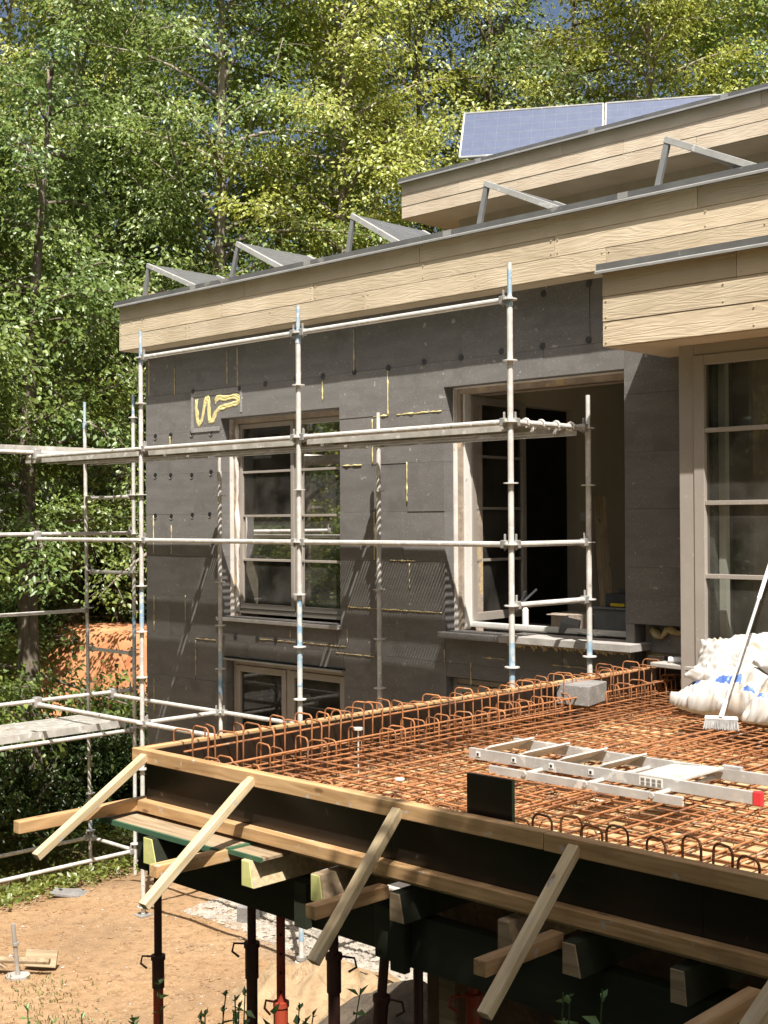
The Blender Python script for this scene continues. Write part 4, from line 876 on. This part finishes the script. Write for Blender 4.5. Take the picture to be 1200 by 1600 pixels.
# things on the inner window board
wb = tag(obj('work_board', MB().box(3.35, 5.3, 1.80, 2.55, 3.17, 3.21), 'interior_dark', bevel=.004), 'dusty board inside the open window, covered with tools', 'board')
def can(u, v, z): return tag(obj('foam_can', MB().tube((u, v, z), (u, v, z+.19), .032, 14).tube((u, v, z+.19), (u, v, z+.215), .032, 14, .014).tube((u, v, z+.215), (u, v, z+.25), .012, 8), 'white_plastic'), 'white foam can standing behind the middle scaffold post in the open window', 'foam can')
can(3.77, 1.95, 3.21)
obj_ = tag(obj('foam_gun', MB().tube((3.70, 1.98, 3.46), (3.80, 2.1, 3.60), .012, 6).tube((3.66, 2.0, 3.42), (3.73, 2.0, 3.58), .014, 6).tube((3.74, 2.02, 3.21), (3.72, 2.0, 3.47), .018, 8), 'dark_tool'), 'dark foam gun beside the white can', 'tool')
tag(obj('crate', MB().box(4.45, 5.05, 2.15, 2.5, 3.21, 3.43).box(4.43, 5.07, 2.13, 2.52, 3.43, 3.45), 'crate_grey', bevel=.006), 'grey crate on the board inside the open window', 'crate')
tag(obj('toolbox', MB().box(4.55, 5.02, 2.2, 2.45, 3.452, 3.58).tube((4.7, 2.32, 3.58), (4.7, 2.32, 3.62), .06, 10).box(4.85, 4.95, 2.25, 2.35, 3.58, 3.63), 'dark_tool', bevel=.006), 'dark toolbox on top of the grey crate', 'toolbox')
tag(obj('spirit_level', MB().box(4.62, 4.78, 2.185, 2.199, 3.46, 3.49), 'yellow_plastic'), 'small yellow tool on the grey crate', 'tool')
tag(obj('insulation_offcut', MB().box(-.09, .09, -.07, .07, 0, .12), 'crate_grey', loc=(4.42, 1.78, 3.225), rot=(R(20), R(12), R(30)), bevel=.004), 'grey insulation offcut tipped on its side on the window board', 'offcut')
tag(obj('paper_bag', MB().box(-.13, .13, -.08, .08, 0, .025), 'paper', loc=(4.72, 1.74, 3.222), rot=(0, R(3), R(-12)), bevel=.008), 'flat pale paper sheaf on the window board', 'paper')
beam_ = beam('plank', (4.05, 3.0, 2.98), (3.6, 3.5, 4.55), .14, .03, 'old_timber'); tag(beam_, 'plank leaning inside the room behind the open window', 'plank')
tag(obj('cardboard_box', MB().box(3.9, 4.35, 2.2, 2.5, 3.21, 3.36).box(3.9, 4.12, 2.12, 2.2, 3.345, 3.355), 'masonry', bevel=.004), 'brown box on the board behind the foam can', 'box')

# ================================================================== THINGS ON THE SOIL
tag(obj('concrete_block', MB().box(-.10, .10, -.19, .19, 0, .19), 'concrete', loc=(.98, .72, gz(.98, .72)-.01), rot=(R(4), R(3), R(28)), bevel=.008), 'grey concrete block lying on the soil beside the scaffold foot', 'concrete block')
st = thing('base_stake', 'steel stub on a round white plate stuck in the soil at the left edge', 'stake', (.75, -1.95, 0))
z0 = gz(.75, -1.95)
obj('plate', MB().tube((.75, -1.95, z0-.01), (.75, -1.95, z0+.02), .11, 20), 'concrete_pale', st); obj('rod', MB().tube((.75, -1.95, z0+.02), (.735, -1.99, z0+.50), .022, 10), 'galv_dark', st); obj('nut', MB().tube((.742, -1.97, z0+.30), (.741, -1.972, z0+.325), .035, 8), 'galv_dark', st)
tag(obj('timber_offcut', MB().tube((.42, -2.15, z0+.14), (.93, -1.72, z0+.13), .03, 8), 'old_timber'), 'round timber piece lying behind the steel stub', 'timber offcut')
tag(obj('timber_offcut', MB().box(-.16, .16, -.012, .012, 0, .16), 'old_timber', loc=(.72, -1.70, z0+.02), rot=(R(-25), 0, R(35)), bevel=.003), 'short grey board end leaning behind the steel stub', 'timber offcut')
beam_ = beam('timber_offcut', (.25, -2.45, z0+.45), (.62, -2.0, z0+.06), .06, .03, 'old_timber'); tag(beam_, 'pale lath leaning at the left frame edge', 'timber offcut')
tag(obj('stone_slab', MB().prism([(-.25, -.1), (.1, -.16), (.28, 0), (.1, .14), (-.2, .1)], 'z', 0, .04), 'concrete', loc=(-1.35, -.05, gz(-1.35, -.05)+.005), rot=(0, R(6), .9), bevel=.01), 'flat grey stone at the edge of the green strip', 'stone')

# pebbles and clods
def pebbles(name, n, area, smin, smax, m, seed):
    r = np.random.default_rng(seed); V = []; Fc = []
    base = np.array([(1, 0, 0), (-1, 0, 0), (0, 1, 0), (0, -1, 0), (0, 0, 1), (0, 0, -1)], float); tri = [(0, 2, 4), (2, 1, 4), (1, 3, 4), (3, 0, 4), (2, 0, 5), (1, 2, 5), (3, 1, 5), (0, 3, 5)]
    for k in range(n):
        x, y = r.uniform(area[0], area[1]), r.uniform(area[2], area[3]); s = r.uniform(smin, smax)*(1 if r.random() < .85 else 1.8)
        a = r.uniform(0, 6.28); c, s_ = math.cos(a), math.sin(a); p = base*r.uniform(.6, 1.25, (6, 1))*s*np.array([1.2, .9, .6])
        q = np.stack([p[:, 0]*c-p[:, 1]*s_+x, p[:, 0]*s_+p[:, 1]*c+y, p[:, 2]+gz(x, y)+s*.15], 1); o = len(V); V += q.tolist(); Fc += [tuple(i+o for i in t) for t in tri]
    mb = MB(); mb.v = V; mb.f = Fc; return obj(name, mb, m, kind='stuff')
pebbles('gravel', 5200, (.2, 4.4, .35, 1.4), .012, .030, 'stone', 3)
pebbles('soil_crumbs', 5200, (-1.6, 5.0, -3.6, .6), .006, .017, 'soil', 4)
pebbles('pale_chips', 170, (-1.4, 5.0, -3.4, .6), .006, .016, 'concrete_pale', 5)

# ================================================================== TREES AND PLANTS
def leaf_mesh(name, P, D, S, m, seed, fold=.25, wid=.62, flat=.55, out=None):
    """P points, D outward directions, S sizes: one folded pointed leaf (two quads' worth as 2 triangles each half) per row"""
    r = np.random.default_rng(seed); n = len(P)
    D = D+r.normal(0, .35, (n, 3)); D /= np.linalg.norm(D, axis=1, keepdims=True)+1e-9
    up_ = np.tile(np.array([0, 0, 1.0]), (n, 1))+r.normal(0, flat, (n, 3))
    if out is not None: up_ = up_+out
    X = np.cross(D, up_); X /= np.linalg.norm(X, axis=1, keepdims=True)+1e-9; Z = np.cross(X, D)
    S = S[:, None]
    a = P; t = P+D*S-Z*S*.12; mid = P+D*S*.42
    l = mid+X*S*wid*.5+Z*S*fold*.4; rr = mid-X*S*wid*.5+Z*S*fold*.4
    V = np.stack([a, l, t, rr], 1).reshape(-1, 3)
    me = bpy.data.meshes.new(name); me.vertices.add(4*n); me.vertices.foreach_set('co', V.ravel().astype(np.float32))
    idx = np.arange(n)*4; tri = np.stack([idx, idx+2, idx+1, idx, idx+3, idx+2], 1).ravel()
    me.loops.add(6*n); me.loops.foreach_set('vertex_index', tri.astype(np.int32))
    me.polygons.add(2*n); me.polygons.foreach_set('loop_start', (np.arange(2*n)*3).astype(np.int32))
    at = me.attributes.new('rnd', 'FLOAT', 'FACE'); base = np.clip(r.normal(.5, .22, n), 0, 1)
    at.data.foreach_set('value', np.repeat(base, 2).astype(np.float32))
    me.update(calc_edges=True); me.materials.append(MATS[m]); return me

def make_tree(seed, H, crown_r, base_z, trunk_r, leafm, nl=62, barkm='bark', leaf=.115, lean=.03, dens=1.0, top_taper=.5):
    r = np.random.default_rng(seed)
    tb = MB(); k = 12
    ax = r.uniform(-lean, lean); ay = r.uniform(-lean, lean); ph = r.uniform(0, 6)
    def trunk(t): return np.array([H*ax*t+.25*math.sin(ph+t*4)*t, H*ay*t+.25*math.cos(ph+t*3.3)*t, H*t])
    tb.path([trunk(i/k)-np.array([0, 0, .3 if i == 0 else 0]) for i in range(k+1)], [trunk_r*(1.25 if i == 0 else 1-.9*i/k) for i in range(k+1)], 9)
    P, D, S, O = [], [], [], []
    for i in range(nl):
        t = base_z/H+(1-base_z/H)*((i+r.random())/nl)**.9; t = min(t, .985)
        o = trunk(t); az = i*2.39996+r.normal(0, .5)
        prof = math.sin(math.pi*min(1, .18+.82*((t-base_z/H)/(1-base_z/H)))**.8)*.75+.35
        L = crown_r*max(.22, prof)*r.uniform(.7, 1.15)
        el = r.uniform(-.1, 1.0)+.5*(t-.4)
        pts = []; q = o.copy(); d = np.array([math.cos(az)*math.cos(el), math.sin(az)*math.cos(el), math.sin(el)]); ns = 7
        for s in range(ns+1):
            pts.append(q.copy()); q = q+d*L/ns; d = d+np.array([r.normal(0, .10), r.normal(0, .10), -.10+r.normal(0, .05)]); d /= np.linalg.norm(d)
        tb.path(pts, [max(.008, trunk_r*.34*(1-t*.55)*(1-s/ns)**1.1+.008) for s in range(ns+1)], 5)
        nt = int(20*dens*(.5+L/crown_r*.6))
        for j in range(nt):
            s = .10+.90*((j+r.random())/nt); f = s*ns; a = min(int(f), ns-1); b0 = pts[a]+(pts[a+1]-pts[a])*(f-a)
            side = 1 if j % 2 else -1; ld = pts[a+1]-pts[a]; ld /= np.linalg.norm(ld)
            az2 = math.atan2(ld[1], ld[0])+side*r.uniform(.4, 1.35)
            tl = r.uniform(.5, 1.15)*(1.25-.6*s)*crown_r/3.4; td = np.array([math.cos(az2), math.sin(az2), r.uniform(-.45, .75)]); td /= np.linalg.norm(td)
            e = b0+td*tl+np.array([0, 0, -.14*tl])
            if r.random() < .5: tb.path([b0, (b0+e)/2+np.array([0, 0, .05*tl]), e], [.010, .007, .004], 3)
            nlv = int(r.uniform(40, 70)*dens)
            w = r.random(nlv)**.8; pos = b0+(e-b0)*w[:, None]
            perp = np.array([-td[1], td[0], 0.]); sp = r.normal(0, .17*tl+.05, nlv); pos = pos+perp*sp[:, None]+td*r.normal(0, .08, (nlv, 1)); pos[:, 2] += r.normal(0, .13, nlv)-.3*np.abs(sp)
            dd = td[None, :]*.7+perp[None, :]*np.sign(sp)[:, None]*.7+np.array([0, 0, -.62])
            oo = pos-o; oo[:, 2] = 0; oo /= np.linalg.norm(oo, axis=1, keepdims=True)+1e-6; O.append(oo*.85)
            P.append(pos); D.append(dd); S.append(leaf*r.uniform(.5, 1.35, nlv))
    tm = tb.mesh('trunk'); tm.materials.append(MATS[barkm]); tm.polygons.foreach_set('use_smooth', [True]*len(tm.polygons))
    lm = leaf_mesh('crown', np.concatenate(P), np.concatenate(D), np.concatenate(S), leafm, seed, out=np.concatenate(O))
    return tm, lm

VAR = [make_tree(11, 17.5, 3.8, 2.6, .24, 'leaf_a', nl=52, dens=.74, barkm='bark_pale'), make_tree(23, 16.0, 4.2, 1.6, .20, 'leaf_c', nl=54, dens=.74), make_tree(37, 18.5, 4.0, 4.2, .26, 'leaf_b', nl=50, dens=.74),
       make_tree(51, 11.0, 3.6, .7, .15, 'leaf_a', nl=54, dens=.95), make_tree(67, 17.0, 3.2, 5.5, .19, 'leaf_c', nl=46, dens=.8, barkm='bark_pale'), make_tree(83, 7.6, 2.3, 3.0, .11, 'leaf_b', nl=60, dens=1.0), make_tree(97, 12.5, 2.2, 4.6, .22, 'leaf_b', nl=24, dens=.7, leaf=.10), make_tree(111, 6.3, 1.5, 3.5, .07, 'leaf_b', nl=32, dens=.62)]
print('leaf tris', [len(l.polygons) for t, l in VAR])
def place_tree(k, x, y, z, rot, s, label, group=None, name='broadleaf_tree', sz=1.0):
    t = thing(name, label, 'tree', (x, y, z), group); t.rotation_euler = (0, 0, rot); t.scale = (s, s, s*sz)
    for nm, me in (('trunk', VAR[k][0]), ('crown', VAR[k][1])):
        o = bpy.data.objects.new(nm, me); COL.objects.link(o); o.parent = t
    return t
def spot(px, dist):      # a place in plan, given the bearing it is seen at and its distance from the camera
    d = (fw+rt*((px-600)/F_PX)); return CAM.x+d.x*dist, CAM.y+d.y*dist
FRONT = [(6, 48, 19.6, .3, .95, 'tree with the dark thick trunk at the left frame edge'), (3, -95, 19.5, 2.1, .9, 'low tree half out of the picture at the left'), (0, 110, 30, 4.0, 1.0, 'tall pale-trunked tree rising left of the roof corner'),
         (3, 185, 29.5, 1.2, 1.05, 'shorter bushy tree directly beside the left roof corner'), (2, 225, 33, .7, 1.0, 'tall dark tree behind the first solar panel'), (0, 330, 28.5, 5.0, 1.0, 'tree behind the second solar panel with upright trunk'),
         (1, 440, 31, 2.6, 1.05, 'light green tree behind the third solar panel'), (4, 545, 29.5, 1.1, 1.05, 'slim yellow-green tree left of the blue solar panel'), (1, 660, 32, .2, 1.08, 'broad yellow-green tree just left of the upper roof corner'),
         (2, 775, 33, 3.4, 1.05, 'dark tree rising behind the blue solar panel'), (1, 900, 35, 4.4, 1.1, 'yellow-green tree behind the upper roof, right of the blue panel'), (4, 1010, 33, 2.0, 1.1, 'slim tree behind the right half of the upper roof'), (1, 1120, 36, 5.5, 1.15, 'tall leafy tree at the upper right of the picture'), (0, 1230, 34, 1.9, 1.1, 'tree cut by the right frame edge above the roof')]
for (k, px, dist, ro, s, lb) in FRONT:
    x, y = spot(px, dist); place_tree(k, x, y, -.5 if dist < 21 else 1.7, ro, s, lb, 'trees standing around the house')
BACK = [(4, 20, 36, 1), (4, 170, 42, 2), (4, 560, 44, 5), (4, 850, 46, 2), (2, 1080, 47, 4.4)]
for (k, px, dist, ro) in BACK:
    x, y = spot(px, dist); place_tree(k, x, y, 1.6, ro, 1.15, 'tall leafy tree in the wood behind the front row of trees', 'trees deep in the wood')
RV = 'tree of the wood on the viewer\'s side, seen only as a reflection'
# trees behind the viewer: they fill the reflections in the glass and shade the near right corner of the formwork; the RV ring is added to block skylight
for (k, x, y, z, ro, s, lb) in ((7, 11.4, -6.62, 2.75, 1.0, 1.0, 'young tree shading the near right end of the formwork'), (5, 12.75, -8.25, 2.7, .6, 1.0, 'small tree overhanging the near right corner of the formwork'), (1, 4.0, -19.5, 1.5, 1.7, 1.0, 'tree across the garden, mirrored in the closed window'), (0, -6, -18.5, 1, 2.9, 1.0, 'tree far across the garden mirrored in the cellar window'), (1, -12.5, -10.5, .5, .4, 1.0, 'tree left of the picture mirrored in the closed window'), (0, -18, -9, .5, 2.4, 1.0, 'second tree left of the picture mirrored in the closed window'), (3, -15, -16, .5, 1.4, 1.2, 'low tree left of the picture mirrored in the glass'), (3, -1.5, -13.5, .5, .9, 1.1, 'low tree across the garden mirrored in the terrace door'), (0, 1.5, -16, .5, 3.9, 1.0, 'tall tree across the garden mirrored in the terrace door'), (1, 10, -19, 1, .3, 1.0, RV), (2, 16.5, -17, 2, 1.3, .9, RV), (0, 21, -12, 2, 2.3, .85, RV), (2, 25, -6, 2, 3.3, .9, RV), (0, 24, 2, 2, 4.3, .9, RV), (2, -4, -18, .5, 5.3, 1.0, RV), (1, -21, -3, .3, .9, 1.0, RV), (0, -12, -18, .3, 1.9, 1.0, RV), (3, -8, -10.5, .3, 5, .8, 'low tree mirrored in the lower panes of the closed window'), (2, 21, -20, 2, 4, 1.0, 'tree behind the viewer mirrored in the terrace door'), (1, 27, -12, 2, 5, 1.0, 'second tree behind the viewer mirrored in the terrace door'), (3, 12.5, -22, 2, 3.1, 1.1, 'low tree behind the viewer mirrored in the terrace door')):
    place_tree(k, x, y, z, ro, s, lb, 'trees on the viewer\'s side of the garden')

# shrubs at the left, canopy shade darkened into their leaf colour, and the green strip at the foot of the bank
def bush(seed, n, rx, ry, rz, leaf, m='leaf_bush_shaded'):
    r = np.random.default_rng(seed); tb = MB(); P, D, S = [], [], []
    for i in range(n):
        az = r.uniform(0, 6.28); el = r.uniform(.05, 1.5); q = np.array([rx*math.cos(az)*math.cos(el), ry*math.sin(az)*math.cos(el), rz*math.sin(el)])*r.uniform(.55, 1.05)
        b = q*.15*np.array([1, 1, 0]); tb.path([b, b+(q-b)*.5+np.array([0, 0, .1]), q], [.014, .009, .004], 4)
        k = 46; w = .35+.65*r.random(k); pos = b+(q-b)*w[:, None]+r.normal(0, .10, (k, 3)); P.append(pos); D.append(np.tile(q/np.linalg.norm(q), (k, 1))+r.normal(0, .6, (k, 3))); S.append(leaf*r.uniform(.6, 1.25, k))
    tm = tb.mesh('stems'); tm.materials.append(MATS['bark']); return tm, leaf_mesh('foliage', np.concatenate(P), np.concatenate(D), np.concatenate(S), m, seed)
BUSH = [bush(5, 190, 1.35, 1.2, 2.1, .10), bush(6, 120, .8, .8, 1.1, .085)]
def place_bush(k, x, y, z, ro, s, label, group='shrubs under the trees'):
    t = thing('shrub', label, 'shrub', (x, y, z), group); t.rotation_euler = (0, 0, ro); t.scale = (s, s, s)
    for nm, me in zip(('stems', 'foliage'), BUSH[k]):
        o = bpy.data.objects.new(nm, me); COL.objects.link(o); o.parent = t
SH = 'leafy shrub below the clay bank, shade put into its dark leaf colour'
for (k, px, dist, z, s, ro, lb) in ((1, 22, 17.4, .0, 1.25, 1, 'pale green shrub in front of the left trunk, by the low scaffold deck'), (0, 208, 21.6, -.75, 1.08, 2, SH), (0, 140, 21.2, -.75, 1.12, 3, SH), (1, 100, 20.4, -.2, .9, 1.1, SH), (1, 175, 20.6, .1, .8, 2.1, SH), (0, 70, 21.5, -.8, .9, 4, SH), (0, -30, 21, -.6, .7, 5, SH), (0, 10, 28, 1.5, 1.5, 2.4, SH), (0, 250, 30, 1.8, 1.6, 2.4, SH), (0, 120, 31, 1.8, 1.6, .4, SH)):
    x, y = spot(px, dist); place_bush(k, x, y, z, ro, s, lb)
# ground cover
r = np.random.default_rng(9); N_ = 15000
gp = np.stack([r.uniform(-7.5, -1.25, N_), r.uniform(-2.5, 5.5, N_), np.zeros(N_)], 1)
keep = gp[:, 0] < -1.55-.35*np.sin(gp[:, 1]*1.3)+.25*r.normal(0, 1, N_)-.12*(gp[:, 1]); gp = gp[keep]
gp[:, 2] = [gz(a, b) for a, b in gp[:, :2]]; gp[:, 2] += r.uniform(0, .22, len(gp))
tag(obj('ground_cover', leaf_mesh('ground_cover', gp, r.normal(0, 1, (len(gp), 3))*np.array([1, 1, .5])+np.array([0, 0, .5]), r.uniform(.04, .10, len(gp)), 'grass', 9), None, kind='stuff'), 'low green plants along the edge of the bare soil', 'ground cover')
N_ = 420; gp = np.concatenate([np.stack([r.normal(cx, .3, N_//3), r.normal(cy, .22, N_//3), np.zeros(N_//3)], 1) for cx, cy in ((1.9, -2.25), (1.25, -2.0), (2.6, -2.3))]); gp[:, 2] = [gz(a, b) for a, b in gp[:, :2]]
tag(obj('grass_tufts', leaf_mesh('grass_tufts', gp, r.normal(0, .4, (len(gp), 3))+np.array([0, 0, 1]), r.uniform(.025, .06, len(gp)), 'grass', 10, wid=.22), None, kind='stuff'), 'sparse grass on the bare soil at the bottom left', 'grass')

# weeds on the bank below the viewer, reaching into the bottom of the picture
def weed(x, y, ztop, seed, label, ns=5, leaf=.06, spread=.16):
    r = np.random.default_rng(seed); z0 = gz(x, y); w = thing('weed', label, 'weed', (x, y, z0), 'weeds growing on the near bank')
    P, D, S = [], [], []
    for k in range(ns):
        tx, ty = r.normal(0, spread, 2); h = (ztop-z0)*r.uniform(.8, 1.0) if k else ztop-z0
        pts = [(x+tx*.15, y+ty*.15, z0-.03), (x+tx*.5, y+ty*.5, z0+h*.55), (x+tx, y+ty, z0+h)]
        obj('stem', MB().path(pts, [.005, .004, .0025], 5), 'leaf_weed', w)
        nn = 24
        for j in range(nn):
            t = .3+.7*(j+.5)/nn; a = Vector(pts[0]).lerp(Vector(pts[1]), t/.55) if t < .55 else Vector(pts[1]).lerp(Vector(pts[2]), (t-.55)/.45); az = j*1.7+r.uniform(0, 1)
            for q in (az, az+math.pi): P.append(tuple(a)); D.append((math.cos(q), math.sin(q), .25 if j < nn-1 else .9)); S.append(leaf*r.uniform(.7, 1.2)*(1.1-.35*(j/nn)))
    lm = leaf_mesh('leaves', np.array(P, float), np.array(D, float), np.array(S), 'leaf_weed', seed, wid=.5, flat=.3, fold=.3); obj('leaves', lm, None, w)
def wspot(px, py, dist):
    d = fw+rt*((px-600)/F_PX)-up*((py-800)/F_PX); p = CAM+d*dist; return p.x, p.y, p.z
for i, (px, py, dist, ns, lf, lb) in enumerate(((272, 1550, 4.9, 6, .055, 'thin upright weed just right of the leftmost prop'), (345, 1560, 4.8, 16, .06, 'bushy weed between the two left props'), (425, 1572, 4.7, 12, .07, 'broad-leaved weed in front of the red prop'), (480, 1588, 4.6, 9, .06, 'low weed right of the red prop'), (872, 1548, 3.9, 3, .075, 'single light green weed tip left of the bottom right corner'), (830, 1583, 3.9, 4, .065, 'small weed beside the brace foot'), (1188, 1530, 3.5, 3, .055, 'weed at the bottom right corner of the picture'), (672, 1588, 4.2, 2, .05, 'tiny weed below the loop-handled prop'), (310, 1575, 4.6, 8, .05, 'leafy weed at the bottom edge left of the second prop'), (385, 1585, 4.4, 8, .05, 'leafy weed at the bottom edge by the second prop'), (60, 1590, 5.0, 3, .05, 'weed at the bottom left edge'), (150, 1592, 5.0, 3, .05, 'weed at the bottom edge left of the leftmost prop'))):
    x, y, z = wspot(px, py, dist); weed(x, y, z, 100+i, lb, ns, lf)

# white house glimpsed through the trees at the left
x, y = spot(5, 33)
hs = thing('white_house', 'white rendered house glimpsed through the trees at the left', 'house', (x, y, 1.2))
obj('wall', MB().box(x-7, x+1.6, y, y+7, 1.0, 6.2), 'wall_white', hs)
obj('roof', MB().prism([(y-.5, 6.2), (y+3.5, 8.8), (y+7.5, 6.2)], 'x', x-7.4, x+2.0), 'tile_roof', hs)
for q in (-5.2, -2.6):
    w = obj('window', MB().box(x+q, x+q+1.1, y-.03, y-.001, 3.2, 4.6), 'taupe_dark', hs); obj('pane', MB().box(x+q+.08, x+q+1.02, y-.04, y-.031, 3.28, 4.52), 'pv_grey', w)
# far wood closing the view at ground level
mb = MB(); r = np.random.default_rng(77); P = []
P = np.stack([r.uniform(-75, 45, 26000), r.uniform(0, 14, 26000), r.uniform(0, 4.5, 26000)], 1)
ang = (P[:, 0]-CAM.x)*0
pts = []
for a, b, c in P:
    t = (a+75)/120; th = R(75)+t*R(75); dd = 52+b
    pts.append((CAM.x+math.cos(th)*dd, CAM.y+math.sin(th)*dd, 1.5+c))
pts = np.array(pts)
tag(obj('far_wood', leaf_mesh('far_wood', pts, r.normal(0, 1, (len(pts), 3)), r.uniform(.5, .9, len(pts)), 'leaf_b', 78), None, kind='stuff'), 'far dark green wood behind the trees', 'wood')
